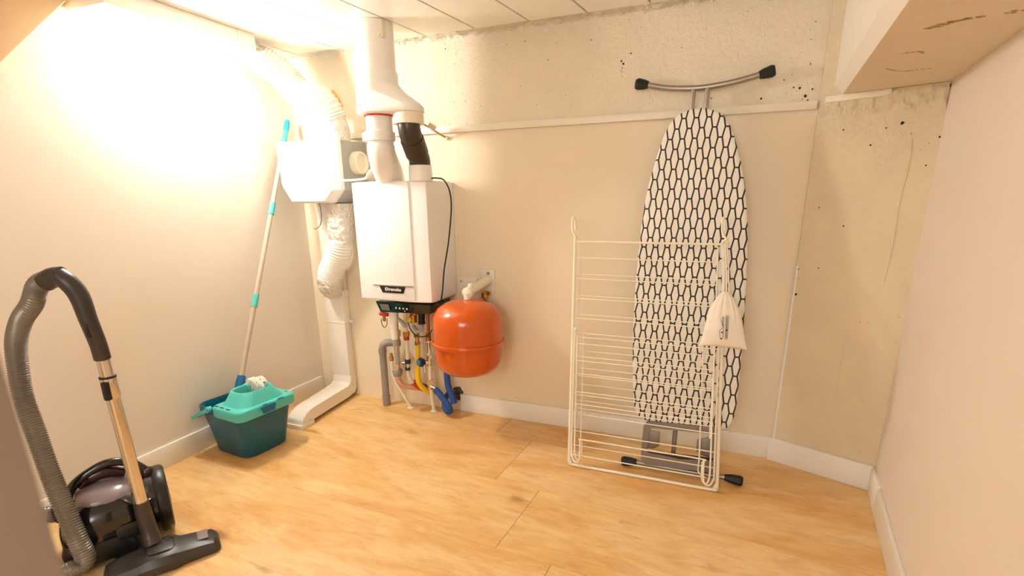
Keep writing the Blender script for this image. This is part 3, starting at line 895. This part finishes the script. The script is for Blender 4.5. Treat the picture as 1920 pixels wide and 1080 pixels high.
t9 = thing('filling_tap', 'small red drain tap with a black loop at bottom left of the boiler', 'tap', (.575, -.13, .54))
bm = B(); cyl(bm, (.553, -.16, .532), (.598, -.16, .530), .010, seg=14); fit(bm, .575, -.16, .545, .009, .03, 10)
obj('tap_handle', bm, 'red', t9)
bm = B(); cyl(bm, (.574, -.16, .495), (.575, -.16, .525), .008, seg=12)
obj('tap_body', bm, 'brass', t9)
obj('cord_loop', tube(B(), [(.556, -.16, .505), (.558, -.16, .48), (.573, -.162, .463), (.588, -.16, .48), (.592, -.16, .51)], .0018, 8, 6), 'black_rubber', t9)

ta = thing('overflow_siphon', 'black overflow cup with a bent grey hose under the control strip', 'siphon', (.77, -.12, .55))
bm = B(); cyl(bm, (.772, -.13, .50), (.775, -.13, .562), .015, .019, 16); cyl(bm, (.772, -.13, .49), (.772, -.13, .502), .018, seg=16)
obj('siphon_cup', bm, 'black_rubber', ta)
obj('grey_hose', tube(B(), [(.772, -.13, .495), (.77, -.13, .465), (.755, -.13, .452), (.735, -.13, .456), (.718, -.125, .475)], .0085, 12, 6), 'unit_grey', ta)
tag(obj('sensor_cable', tube(B(), [(.712, -.16, .50), (.725, -.16, .465), (.75, -.16, .44), (.785, -.16, .432), (.82, -.155, .445), (.845, -.15, .475)], .0028, 10, 8), 'black_rubber'),
    'short black cable sagging in an arc between the boiler and the orange vessel', 'cable')
bm = B(); cyl(bm, (.925, -.10, .565), (.927, -.10, .61), .006, seg=12)
tag(obj('cable_gland', bm, 'chrome'), 'tiny silver cable gland behind the lower right edge of the boiler', 'fitting')

# ------------------------------------------------------------------ expansion vessel
ev = thing('expansion_vessel', 'round orange steel expansion vessel hanging beside the boiler', 'expansion vessel', (1.06, -.205, .28))
R = .160; O = (1.062, -.205, 0)
up_ = [(R, .452), (R, .555)] + [(R-.055+.055*math.cos(a), .555+.055*math.sin(a)) for a in [math.radians(x) for x in range(10, 91, 10)]]
up_ = [(R, .452), (R, .545), (R-.003, .565), (R-.012, .587), (R-.030, .608), (R-.058, .625), (R-.095, .637), (.03, .642), (0, .643)]
obj('upper_shell', lathe(B(), up_, O, seg=72), 'orange', ev, 60)
lo = [(R-.004, .448), (R-.004, .385), (R-.008, .357), (R-.022, .331), (R-.045, .311), (R-.075, .299), (.045, .293), (0, .292)]
obj('lower_shell', lathe(B(), lo, O, seg=72), 'orange', ev, 60)
obj('clamp_ring', lathe(B(), [(R-.01, .441), (R+.005, .441), (R+.0085, .446), (R+.0085, .455), (R+.005, .460), (R-.01, .460)], O, seg=72), 'orange', ev, 50)
br = thing('vessel_bracket', 'cream wall bracket whose thick arm carries the orange vessel', 'bracket', (1.078, 0, .64))
bm = B(); box(bm, (1.045, -.006, .628), (1.112, -.0005, .752), .002)
obj('wall_plate', bm, 'cream_plastic', br)
bm = B(); tube(bm, [(1.082, -.006, .703), (1.072, -.09, .689), (1.062, -.182, .672)], .021, 24); cyl(bm, (1.062, -.198, .644), (1.062, -.198, .67), .016, seg=20)
obj('arm', bm, 'cream_plastic', br)
bm = B(); lathe(bm, [(.0, .0), (.026, .0), (.026, .022), (.02, .027), (0, .027)], (1.063, -.178, .6725), (-.1, -1, -.16), 28)
obj('end_cap', bm, 'cream_plastic', br)
bm = B(); cyl(bm, (1.064, -.165, .69), (1.064, -.165, .708), .013, seg=16)
obj('vent_cap', bm, 'white_plastic', br)
bm = B(); cyl(bm, (1.081, -.0065, .735), (1.081, -.009, .735), .008, seg=14)
obj('plate_screw', bm, 'steel', br)
bk_ = thing('copper_pipe', 'short brass pipe and elbow behind the top of the orange vessel', 'pipe', (1.07, -.02, .45))
obj('pipe', tube(B(), [(1.067, -.024, .30), (1.067, -.024, .62)], .008, 14), 'copper', bk_)
bm = B(); fit(bm, 1.067, -.024, .632, .013, .026, 6); cyl(bm, (1.055, -.024, .645), (1.095, -.024, .642), .009, seg=12)
obj('elbow_fitting', bm, 'brass', bk_)
wp = thing('junction_plate', 'square cream plate on the wall between boiler and vessel arm', 'plate', (.965, 0, .64))
bm = B(); box(bm, (.922, -.008, .635), (1.018, -.0005, .712), .003)
obj('plate', bm, 'cream_plastic', wp)
bm = B(); cyl(bm, (.935, -.0085, .69), (.935, -.011, .69), .005, seg=12)
obj('plate_screw', bm, 'steel', wp)

# ------------------------------------------------------------------ bucket and mop
bk = thing('mop_bucket', 'teal plastic mop bucket with a mint wringer on the floor', 'bucket', (.19, -.69, 0))
RB = Matrix.Translation((.193, -.695, 0)) @ Matrix.Rotation(math.radians(-6), 4, 'Z')
def ringrr(w_, d_, r_, z, cx=0, cy=0, n=6):
    return [RB @ V(((x+cx)*.95-.006, y+cy, z)) for x, y in rrect(w_, d_, r_, n)]
bm = B(); loft(bm, [ringrr(.228, .205, .05, 0), ringrr(.242, .218, .045, .008), ringrr(.262, .232, .04, .08), ringrr(.292, .262, .036, .19), ringrr(.298, .268, .036, .192), ringrr(.310, .280, .04, .195), ringrr(.312, .282, .04, .222), ringrr(.300, .270, .036, .226),
                    ringrr(.296, .266, .036, .222), ringrr(.280, .25, .035, .19), ringrr(.25, .225, .04, .08), ringrr(.22, .20, .045, .012)], True, True)
obj('bucket_body', bm, 'teal', bk, 35)
# wringer: skirted plate over the right two thirds and a raised funnel
bm = B()
cx = .062
outer = [ringrr(.205, .292, .035, z, cx) for z in (.196, .231)]
loft(bm, [ringrr(.200, .287, .035, .192, cx), outer[0], outer[1], ringrr(.198, .285, .034, .236, cx), ringrr(.168, .225, .05, .238, cx-.004), ringrr(.148, .190, .05, .262, cx-.006), ringrr(.132, .165, .05, .288, cx-.008), ringrr(.122, .152, .048, .293, cx-.008),
          ringrr(.112, .142, .044, .288, cx-.008), ringrr(.10, .13, .04, .25, cx-.008), ringrr(.08, .11, .035, .17, cx-.008), ringrr(.06, .09, .03, .16, cx-.008)], False, True)
wr = obj('wringer', bm, 'mint', bk, 35)
bm = B()
for (x, y, a, l) in ((-.02, -.128, 0, .026), (.02, -.130, 0, .026), (.062, -.130, 0, .028), (.148, .06, 1, .03), (.15, -.02, 1, .022), (.10, .125, 0, .02)):
    c_ = RB @ V((x, y, .2363))
    pts = [RB @ V((x+(p[0] if a == 0 else p[1]), y+(p[1] if a == 0 else p[0]), .2365)) for p in rrect(l, .009, .004, 3)]
    prism(bm, pts, (0, 0, .0008))
obj('drain_slots', bm, 'dark_blue', wr)
bm = B(); 
pts = [RB @ V((.1655+.0005, y, z)) for y, z in ((-.055, .236), (.02, .236), (.012, .205), (-.045, .205))]
prism(bm, pts, RB.to_3x3() @ V((.003, 0, 0)))
obj('pour_window', bm, 'teal_blue', wr)
bm = B(); box(bm, (.06, -.065, .18), (.12, .055, .232), .01, 2, RB @ Matrix.Translation((.062, -.01, -.016)))
bm.free()
bm = B(); pts = [RB @ V(p) for p in ((-.045, -.145, .222), (-.085, -.152, .206), (-.115, -.158, .188), (-.14, -.160, .175))]
strip(bm, pts, .015, .0075)
obj('bail_handle', bm, 'mint', bk)
bm = B(); cyl(bm, RB @ V((-.05, -.135, .222)), RB @ V((-.05, -.155, .222)), .013, seg=18)
obj('handle_hinge', bm, 'mint', bk)

mp_ = thing('mop', 'mop with cream pole and mint bands leaning from bucket to corner', 'mop', (.15, -.67, .2))
PB, PT = V((.139, -.668, .295)), V((.03, -.079, 1.472))
dv = (PT-PB).normalized(); PL = (PT-PB).length
def pp(s): return PB.lerp(PT, s)
obj('pole', cyl(B(), pp(-.03), pp(.97), .0105, seg=18), 'pole', mp_)
for s0, s1 in ((.265, .31), (.615, .66)):
    obj('band', cyl(B(), pp(s0), pp(s1), .0145, .0138, 20), 'mint', mp_)
bm = B(); cyl(bm, pp(.905), pp(.955), .0135, .0125, 20)
obj('grip', bm, 'mint', mp_)
bm = B(); tube(bm, [pp(.953), pp(.975), pp(.99), pp(1.0)], [.0135, .0145, .013, .006], 20, 4)
obj('hang_cap', bm, 'cyan', mp_)
bm = B(); tube(bm, [pp(-.075), pp(-.04), pp(.0), pp(.02)], [.018, .021, .0205, .017], 20, 4); tube(bm, [pp(-.05), pp(-.055)+V((.03, .01, -.005)), pp(-.06)+V((.055, .01, -.02))], [.017, .018, .015], 14, 4)
obj('socket', bm, 'teal_blue', mp_)
bm = B()
rr = random.Random(3)
for k in range(16):
    a = rr.uniform(-.5, 1.0); b0 = V((.185+rr.gauss(0, .012), -.655+rr.gauss(0, .014), .268+rr.random()*.02))
    tube(bm, [b0+V((-.02, .0, -.03)), b0+V((0, .0, .018)), b0+V((.022*math.cos(a), .02*math.sin(a), .022)), b0+V((.045*math.cos(a), .03*math.sin(a), -.005)), b0+V((.03*math.cos(a), .02*math.sin(a), -.045))], .008, 8, 5)
obj('mop_head', bm, 'mop', mp_)
bm = B(); tube(bm, [(.166, -.675, .26), (.172, -.68, .285), (.19, -.675, .283), (.193, -.672, .25)], .007, 10, 5)
obj('mop_clip', bm, 'mint', mp_)

# ------------------------------------------------------------------ ironing board
ib = thing('ironing_board', 'ironing board with black hexagon pattern cover, leaning upright on the wall', 'ironing board', (2.02, -.29, 0))
outl = [(1315, 1.992, 1.393), (0, 1.928, 1.382), (0, 1.889, 1.349), (0, 1.860, 1.281), (0, 1.830, 1.156), (0, 1.813, 1.038), (0, 1.805, .876), (0, 1.803, .691), (0, 1.809, .522), (0, 1.818, .394), (0, 1.833, .264), (0, 1.853, .223), (0, 1.894, .207), (0, 2.027, .208), (0, 2.154, .212),
        (0, 2.196, .231), (0, 2.210, .285), (0, 2.214, .398), (0, 2.208, .636), (0, 2.200, .829), (0, 2.187, .98), (0, 2.162, 1.129), (0, 2.130, 1.24), (0, 2.097, 1.324), (0, 2.057, 1.372)]
vdir = V((0, .15, 1)).normalized(); udir = V((1, 0, 0)); ndir = udir.cross(vdir)  # faces the room (-y)
ob = V((2.0, -.305+.15*.21, .21))
mb = Matrix((udir, vdir, ndir)).transposed().to_4x4(); mb.translation = ob
uv = [V((x-2.0, (z-.21)*1.0112, 0)) for _, x, z in outl]
# smooth closed outline
cl = []
n_ = len(uv)
for k in range(n_):
    a, b, c, d_ = uv[k-1], uv[k], uv[(k+1) % n_], uv[(k+2) % n_]
    for i in range(5):
        s = i/5
        cl.append(.5*((2*b)+(c-a)*s+(2*a-5*b+4*c-d_)*s*s+(3*b-a-3*c+d_)*s**3))
cen = V((.01, .6, 0))
def scaled(off, z):
    r = []
    N2 = len(cl)
    for i, p in enumerate(cl):
        tn = (cl[(i+1) % N2]-cl[i-1]).normalized(); nrm_ = V((-tn.y, tn.x, 0))
        if nrm_.dot(p-cen) > 0: nrm_ = -nrm_
        r.append(V((p.x, p.y, z))+nrm_*off)
    return r
bm = B(); loft(bm, [scaled(.010, -.022), scaled(.002, -.020), scaled(0, -.012), scaled(.002, -.004), scaled(.007, -.0005), scaled(.016, .0)])
me_o = obj('board_cover', bm, 'hex', None, 60)
me_o.matrix_world = mb
bpy.context.view_layer.update()
me_o.parent = ib; me_o.matrix_parent_inverse = ib.matrix_world.inverted()
def onb(u_, v_, n__=0): return mb @ V((u_, v_, n__))
bm = B(); tube(bm, [(1.775, -.036, 1.497), (1.85, -.042, 1.478), (1.92, -.046, 1.469), (1.98, -.047, 1.4665), (2.05, -.046, 1.471), (2.12, -.042, 1.482), (2.19, -.036, 1.498)], .0105, 18, 6)
obj('foot_bar', bm, 'steel', ib)
bm = B()
tube(bm, [(1.957, -.047, 1.467), (1.957, -.062, 1.39), onb(-.045, 1.1, -.04), onb(-.10, .35, -.05)], .0085, 14)
tube(bm, [(2.006, -.047, 1.469), (2.006, -.062, 1.39), onb(.008, 1.1, -.04), onb(-.04, .35, -.05)], .0085, 14)
obj('leg', bm, 'steel', ib)
for sgn, px3, pz in ((-1, 1.745, 1.502), (1, 2.222, 1.506)):
    bm = B(); base_ = V((1.790 if sgn < 0 else 2.176, -.036, 1.494)); tip = V((px3-.004*sgn*-1, -.036, pz))
    tube(bm, [base_, base_.lerp(tip, .3), base_.lerp(tip, .8), tip], [.013, .0175, .021, .017], 8)
    obj('rubber_foot', bm, 'black_rubber', ib, 25)
# lower foot bar
zf = .026
bm = B(); tube(bm, [(1.845, -.289, zf), (1.95, -.292, zf), (2.08, -.292, zf), (2.20, -.289, zf)], .0105, 18, 4)
obj('foot_bar', bm, 'steel', ib)
for x0, x1 in ((1.862, 1.80), (2.196, 2.262)):
    bm = B(); a = V((x0, -.289, zf)); b = V((x1, -.289, .021))
    tube(bm, [a, a.lerp(b, .35), a.lerp(b, .85), b], [.0125, .018, .021, .017], 8)
    obj('rubber_foot', bm, 'black_rubber', ib, 25)
bm = B()
tube(bm, [(2.0, -.285, .03), onb(0, .1, -.045), onb(0, .6, -.06)], .009, 14)
obj('leg', bm, 'grey_metal', ib)
# iron rest: pressed steel frame below the board's tail with two wings
def pl2(x, z, dy=0): return V((x, -.325+.15*z+.012+dy, z))
bm = B()
N3 = 6
co_ = rrect(.29, .178, .03, N3); ci = rrect(.235, .105, .018, N3)
def sh(p, cx_, cz_): return pl2(cx_+p[0], cz_+p[1]+p[0]*.05)
ro = [sh(p, 2.023, .127) for p in co_]; ri = [sh(p, 2.018, .138) for p in ci]
back = V((0, .014, 0))
loft(bm, [[p+back for p in ri], ri, ro, [p+back for p in ro], [p+back for p in ri]], False, False)
bmesh.ops.remove_doubles(bm, verts=bm.verts, dist=1e-6)
obj('iron_rest', bm, 'grey_metal', ib, 30)
for s_, xs in ((1, (1.897, 1.945, 1.945, 1.925, 1.897)), (-1, (2.139, 2.085, 2.085, 2.105, 2.139))):
    bm = B(); zs = (.175, .172, .115, .10, .098) if s_ == 1 else (.185, .165, .118, .105, .10)
    prism(bm, [pl2(x, z, .004) for x, z in zip(xs, zs)], (0, .004, 0), .001)
    obj('rest_wing', bm, 'grey_metal', ib)
bm = B(); prism(bm, [pl2(1.90, .094, -.001), pl2(2.15, .103, -.001), pl2(2.15, .094, -.001), pl2(2.03, .078, -.001), pl2(1.90, .086, -.001)], (0, .002, 0))
obj('rest_slot', bm, 'black_plastic', ib)

# ------------------------------------------------------------------ drying rack
dr = thing('drying_rack', 'folded cream wire drying rack leaning in front of the ironing board', 'drying rack', (1.88, -.37, 0))
Zt = .909
def rk(u_, z, off=0):
    """u_ 0..1 across, z height, off = towards the room"""
    xl = 1.5535+(Zt-z)*.0455; xr_ = 2.119+(Zt-z)*.058
    return V((xl+(xr_-xl)*u_, -.368+.2*z-off, z+.003))
bm = B()
# outer frame: one bent tube with rounded lower corners
pts = [rk(0, .925), rk(0, .5), rk(0, .05), rk(.005, .028), rk(.018, .012), rk(.045, .004), rk(.5, .004), rk(.955, .004), rk(.982, .012), rk(.995, .028), rk(1, .05), rk(1, .5), rk(1, .925)]
tube(bm, pts, .0062, 12, 5)
obj('outer_frame', bm, 'rack_white', dr)
for uu in (0, 1):
    s = -1 if uu == 0 else 1
    bm = B(); tube(bm, [rk(uu, .90), rk(uu, .925), rk(uu, .945)+V((-.012, 0, 0)), rk(uu, .985)+V((-.014, 0, 0)), rk(uu, 1.0)+V((-.010, .004, 0)), rk(uu, .985)+V((-.006, .012, 0)), rk(uu, .95)+V((-.004, .014, 0))], .0042, 10, 5)
    obj('wall_hook', bm, 'rack_white', dr)
def bar(z, off, r=.0022, u0=0, u1=1, z2=None):
    bm = B(); tube(bm, [rk(u0, z, off), rk(u1, z if z2 is None else z2, off)], r, 8)
    obj('rail', bm, 'rack_white', dr)
bar(.905, 0, .0042)
for z in (.841, .759, .680, .602, .527, .449, .372, .294, .215, .146, .087): bar(z, 0)
# wing folded behind the frame
bm = B()
tube(bm, [rk(.035, .895, -.011), rk(.035, .5, -.011), rk(.045, .19, -.011)], .0032, 10)
tube(bm, [rk(.955, .895, -.011), rk(.955, .5, -.011), rk(.945, .19, -.011)], .0032, 10)
obj('rear_wing', bm, 'rack_white', dr)
for z in (.775, .690, .615, .540, .470, .400, .335, .268, .235): bar(z, -.011, .0019, .035, .955)
# wing folded in front of the frame
bm = B()
tube(bm, [rk(.045, .535, .016), rk(.045, .3, .016), rk(.045, .10, .016), rk(.055, .045, .016), rk(.075, .035, .012), rk(.095, .05, .012), rk(.095, .11, .012), rk(.10, .118, .012), rk(.5, .118, .012)], .0032, 10, 4)
tube(bm, [rk(.955, .555, .016), rk(.955, .3, .016), rk(.955, .09, .016), rk(.945, .04, .016), rk(.925, .03, .012), rk(.905, .045, .012), rk(.905, .105, .012), rk(.90, .118, .012), rk(.5, .118, .012)], .0032, 10, 4)
obj('front_wing', bm, 'rack_white', dr)
for z in (.505, .437, .385, .312, .262): bar(z, .016, .0021, .045, .955)
bar(.052, .012, .0026, .03, .93)
# feet: the small U bends at both lower corners
for uu, k in ((.02, 1), (.98, -1)):
    bm = B(); tube(bm, [rk(uu, .56, .008), rk(uu, .09, .008), rk(uu+.004*k, .05, .010), rk(uu+.022*k, .028, .014), rk(uu+.05*k, .028, .018), rk(uu+.065*k, .05, .018), rk(uu+.065*k, .12, .018)], .0036, 10, 5)
    obj('leg', bm, 'rack_white', dr)
for uu, k in ((.075, 1), (.885, -1)):
    bm = B(); tube(bm, [rk(uu, .54, -.014), rk(uu, .14, -.014), rk(uu+.005*k, .065, -.012), rk(uu-.01*k, .05, -.01)], .003, 10, 5)
    obj('leg', bm, 'rack_white', dr)
bm = B()
for uu in (.02, .98):
    cyl(bm, rk(uu-.006, .56, .004), rk(uu+.012, .56, .004), .007, seg=12)
obj('hinge', bm, 'white_plastic', dr)

# ------------------------------------------------------------------ drawstring pouch
pc = thing('drawstring_pouch', 'white cotton drawstring pouch with clothes-peg print hanging on the rack', 'pouch', (2.148, -.28, .55))
pn = V((0, -1, .2)).normalized(); pv = V((0, .2, 1)).normalized()
orig = V((2.1335, -.268, .748))
prw = [(0, .010, .010), (-.008, .018, .012), (-.03, .034, .016), (-.06, .050, .021), (-.10, .060, .024), (-.14, .068, .024), (-.175, .075, .018), (-.192, .080, .010), (-.197, .083, .004)]
bm = B(); NS = 96; rings = []
fine_ = []
for k in range(len(prw)-1):
    for i in range(6):
        s = i/6; fine_.append(tuple(prw[k][j]+(prw[k+1][j]-prw[k][j])*s for j in range(3)))
fine_.append(prw[-1])
for v_, w_, dd_ in fine_:
    ring = []
    g = max(0, 1+v_/.14)
    for j in range(NS):
        a = 2*PI*j/NS
        fold = 1+.10*g*math.sin(13*a+1)+.05*g*math.sin(21*a)
        sag = -.006*(abs(math.cos(a))**3)*(1-g)
        ring.append(orig+V((1, 0, 0))*(math.cos(a)*w_*(1+.03*g*math.sin(13*a))+.085*-v_*.55)+pn*(math.sin(a)*dd_*fold)+pv*(v_+sag))
    rings.append(ring)
loft(bm, rings)
bag = obj('bag', bm, 'cloth', pc, 60)
bm = B()
for a, b in (((0, .908), (-.006, .75)), ((.006, .91), (.004, .75)), ((.012, .908), (.012, .75)), ((-.004, .90), (-.012, .75))):
    p0 = rk(1, a[1])+V((-.008+a[0], -.008, 0)); p1 = V((2.1335+b[0], -.272, b[1]-.006))
    tube(bm, [p0, p0.lerp(p1, .5)+V((.002, -.003, 0)), p1, p1+V((.004+b[0]*.6, -.012, -.06))], .0022, 8, 6)
tube(bm, [rk(1, .905)+V((-.016, -.008, 0)), rk(1, .918)+V((-.006, -.006, 0)), rk(1, .915)+V((.008, 0, 0)), rk(1, .90)+V((.008, .006, 0))], .004, 8, 4)
obj('drawstring', bm, 'cloth', pc)
# clothes-peg print
bm = B()
def pr(x, v_):  # on the bag's front
    k = min(1, max(0, -v_/.2))
    dd_ = .018+.006*math.sin(PI*k)
    return orig+V((x+.047*-v_, 0, 0))+pn*(dd_+.0035)+pv*v_
for pts in ([(.006, -.085), (.006, -.17), (.012, -.17), (.0135, -.085), (.006, -.085)], [(-.012, -.10), (-.002, -.125), (-.014, -.14), (-.012, -.165), (-.006, -.172), (-.002, -.165), (-.002, -.09), (-.008, -.095)],
            [(.009, -.09), (.009, -.166)], [(-.006, -.088), (-.006, -.125)]):
    tube(bm, [pr(*p) for p in pts], .0007, 6)
for p in ((-.006, -.146), (.009, -.137), (-.008, -.168)):
    q = pr(*p); lathe(bm, [(.0028, -.001), (.0028, .001)], q, pn, 10)
obj('peg_print', bm, 'hole_ink', bag)

# ------------------------------------------------------------------ vacuum cleaner
vc = thing('vacuum_cleaner', 'black bagless vacuum cleaner with chrome tube and grey ribbed hose', 'vacuum cleaner', (.33, -1.32, 0))
# the canister points towards the back wall: VA along its length, VW across, towards the room
VC, VA, VW = V((.34, -1.39, 0)), V((.5, .866, 0)), V((.866, -.5, 0))
def vp(u_, w_, z_): return VC+VA*u_+VW*w_+V((0, 0, z_))
bm = B(); sec = []
for uu, hw, z0, z1 in ((-.118, .03, .07, .10), (-.112, .07, .045, .135), (-.09, .103, .03, .175), (-.05, .118, .022, .205), (.0, .120, .02, .212), (.05, .116, .02, .212), (.085, .11, .02, .205), (.10, .10, .03, .19)):
    zc, hh = (z0+z1)/2, (z1-z0)/2
    ring = []
    for j in range(36):
        a = 2*PI*j/36; c_, s_ = math.cos(a), math.sin(a)
        ring.append(vp(uu, hw*math.copysign(abs(c_)**.7, c_), zc+hh*math.copysign(abs(s_)**.8, s_)))
    sec.append(ring)
loft(bm, sec)
obj('canister_body', bm, 'black_gloss', vc, 50)
bm = B()
loft(bm, [[vp(-.015+p[0], p[1], z) for p in rrect(w_, d_, .06, 6)] for w_, d_, z in ((.18, .19, .008), (.205, .235, .02), (.21, .245, .05), (.19, .235, .085))])
obj('lower_hull', bm, 'black_plastic', vc, 40)
bm = B(); lathe(bm, [(.0, -.08), (.088, -.08), (.100, -.07), (.104, -.03), (.104, .0), (.100, .003), (.0, .003)], vp(.135, 0, .115), VA, 48)
dm = obj('motor_drum', bm, 'black_gloss', vc, 35)
bm = B(); lathe(bm, [(.095, -.006), (.108, -.004), (.111, .004), (.111, .022), (.107, .030), (.098, .033), (.0, .036)], vp(.138, 0, .115), VA, 48)
obj('end_ring', bm, 'black_plastic', dm, 35)
for ww in (-.116, .112):
    bm = B(); lathe(bm, [(.0, -.006), (.034, -.006), (.038, -.004), (.038, .004), (.034, .006), (0, .006)], vp(.03, ww, .042), VW, 32)
    obj('wheel', bm, 'black_rubber', vc, 35)
bm = B(); tube(bm, [vp(-.075, 0, .15), vp(-.082, 0, .20), vp(-.055, 0, .243), vp(-.01, 0, .272), vp(.035, 0, .285), vp(.08, 0, .272), vp(.112, 0, .238), vp(.128, 0, .20)], [.018, .015, .014, .013, .013, .014, .016, .02], 14, 6)
obj('carry_handle', bm, 'black_gloss', vc)
bm = B(); rr_ = []
for i in range(11):
    a = PI*i/10; uu = .01-.075*math.cos(a); k = max(.05, math.sin(a)**.5)
    rr_.append([vp(uu, .005+.085*k*math.cos(2*PI*j/28), .190+.040*k*math.sin(2*PI*j/28)) for j in range(28)])
loft(bm, rr_)
obj('dust_box', bm, 'lavender', vc, 60)
bm = B(); tube(bm, [vp(-.045, -.01, .222), vp(-.02, -.01, .245), (vp(.02, -.01, .254)), vp(.07, -.01, .235)], [.012, .02, .022, .014], 14, 5)
obj('release_lever', bm, 'dark_red', vc)
bm = B(); lathe(bm, [(.0, 0), (.017, 0), (.019, .006), (.018, .018), (.013, .024), (0, .025)], vp(.125, .005, .212), (.1, 0, 1), 24)
obj('power_knob', bm, 'dark_red', vc)
bm = B(); tube(bm, [vp(.06, .098, .165), vp(.09, .097, .166), vp(.12, .092, .166)], .003, 8, 4)
obj('trim_line', bm, 'chrome', vc)
bm = B(); prism(bm, [vp(.055+p[0], .1165, .095+p[1]) for p in rrect(.07, .05, .015, 4)], VW*.004, .001)
obj('side_flap', bm, 'black_plastic', vc)
bm = B(); cyl(bm, vp(-.12, -.05, .135), vp(-.06, -.04, .150), .029, .034, 24)
obj('hose_inlet', bm, 'dark_red', vc)
hp = [vp(-.115, -.052, .136), vp(-.15, -.075, .135), (.165, -1.50, .11), (.165, -1.55, .055), (.20, -1.585, .030), (.28, -1.60, .026), (.36, -1.585, .028), (.415, -1.55, .045), (0.445, -1.52, 0.066), (0.434, -1.52, 0.137), (0.392, -1.512, 0.228), (0.341, -1.5, 0.316), (0.291, -1.485, 0.42), (0.241, -1.47, 0.524), (0.234, -1.46, 0.619), (0.252, -1.455, 0.700), (0.302, -1.452, 0.766), (0.369, -1.45, 0.816), (.405, -1.442, .868), (.452, -1.43, .888)]
obj('ribbed_hose', ribbed(B(), hp, .0240, .0075, .085, 24, 14), mat('grey_ribbed_hose', (138, 130, 120), .3, .35, var=.03), vc, 80)
# handle
bm = B(); tube(bm, [(.432, -1.44, .876), (.455, -1.43, .889), (.478, -1.42, .892)], [.025, .0265, .026], 24, 4)
obj('hose_collar', bm, 'vac_handle', vc)
bm = B(); tube(bm, [(.470, -1.425, .894), (.492, -1.415, .872), (.503, -1.405, .835), (.508, -1.40, .77), (.507, -1.39, .70), (.502, -1.385, .655)], [.024, .024, .0235, .0215, .0205, .0205], 24, 6)
hd = obj('handle_grip', bm, 'vac_handle', vc)
bm = B(); box(bm, (-.008, -.004, -.035), (.008, .003, .035), .003, 2, Matrix.Translation((.516, -1.413, .76)) @ Matrix.Rotation(math.radians(12), 4, 'Z'))
obj('suction_slider', bm, 'black_plastic', hd)
T0, T1 = V((.501, -1.384, .660)), V((.512, -1.378, .180))
obj('upper_tube', cyl(B(), T0, T0.lerp(T1, .20), .0168, seg=32), 'chrome', vc)
bm = B(); lathe(bm, [(.0168, 0), (.021, .001), (.021, .006), (.0168, .007)], T0.lerp(T1, .12), T1-T0, 32)
obj('seal_ring', bm, 'black_rubber', vc)
bm = B(); tube(bm, [T0.lerp(T1, .13), T0.lerp(T1, .24), T0.lerp(T1, .26)], [.0205, .0205, .0178], 32)
tc_ = obj('telescopic_collar', bm, 'chrome', vc)
bm = B(); box(bm, (.505, -1.409, .535), (.522, -1.392, .590), .004)
obj('release_button', bm, 'black_rubber', tc_)
obj('lower_tube', cyl(B(), T0.lerp(T1, .25), T1, .0178, seg=32), 'chrome', vc)
bm = B(); tube(bm, [T1+V((0, 0, .012)), V((.513, -1.378, .15)), V((.518, -1.378, .11)), V((.528, -1.382, .075)), V((.545, -1.39, .05))], [.0205, .0225, .023, .024, .024], 24, 5)
obj('nozzle_neck', bm, 'vac_handle', vc)
# floor nozzle: long rounded head, raised in the middle
na = V((.150, .225, 0)).normalized()       # long axis, right end farther from camera
nb = V((na.y, -na.x, 0))
nc = V((.578, -1.385, 0))
bm = B(); rings = []
for s, hw, h in ((-.150, .030, .018), (-.146, .042, .026), (-.12, .048, .034), (-.06, .052, .042), (-.04, .058, .052), (.03, .058, .052), (.05, .050, .044), (.10, .046, .040), (.135, .044, .036), (.147, .036, .028), (.152, .026, .020)):
    ring = []
    for x_, z_ in ((-hw, .004), (-hw, h*.55), (-hw*.8, h*.88), (-hw*.45, h), (hw*.45, h), (hw*.8, h*.85), (hw, h*.5), (hw, .004)):
        ring.append(nc+na*s+nb*x_*1.2+V((0, 0, z_*1.12)))
    rings.append(ring)
loft(bm, rings)
nz = obj('floor_nozzle', bm, 'vac_handle', vc, 30)
bm = B(); pts = [nc+na*(.108+p[0])+nb*(p[1]-.003)+V((0, 0, .0455)) for p in rrect(.030, .05, .004, 3)]
prism(bm, pts, (0, 0, .004), .001)
obj('mode_pedal', bm, 'lavender', nz)
bm = B(); pts = [nc+na*(-.005+p[0])+nb*(p[1]+.002)+V((0, 0, .0585)) for p in rrect(.075, .07, .018, 5)]
tube(bm, pts, .0018, 6, closed=True)
obj('groove', bm, 'black_plastic', nz)
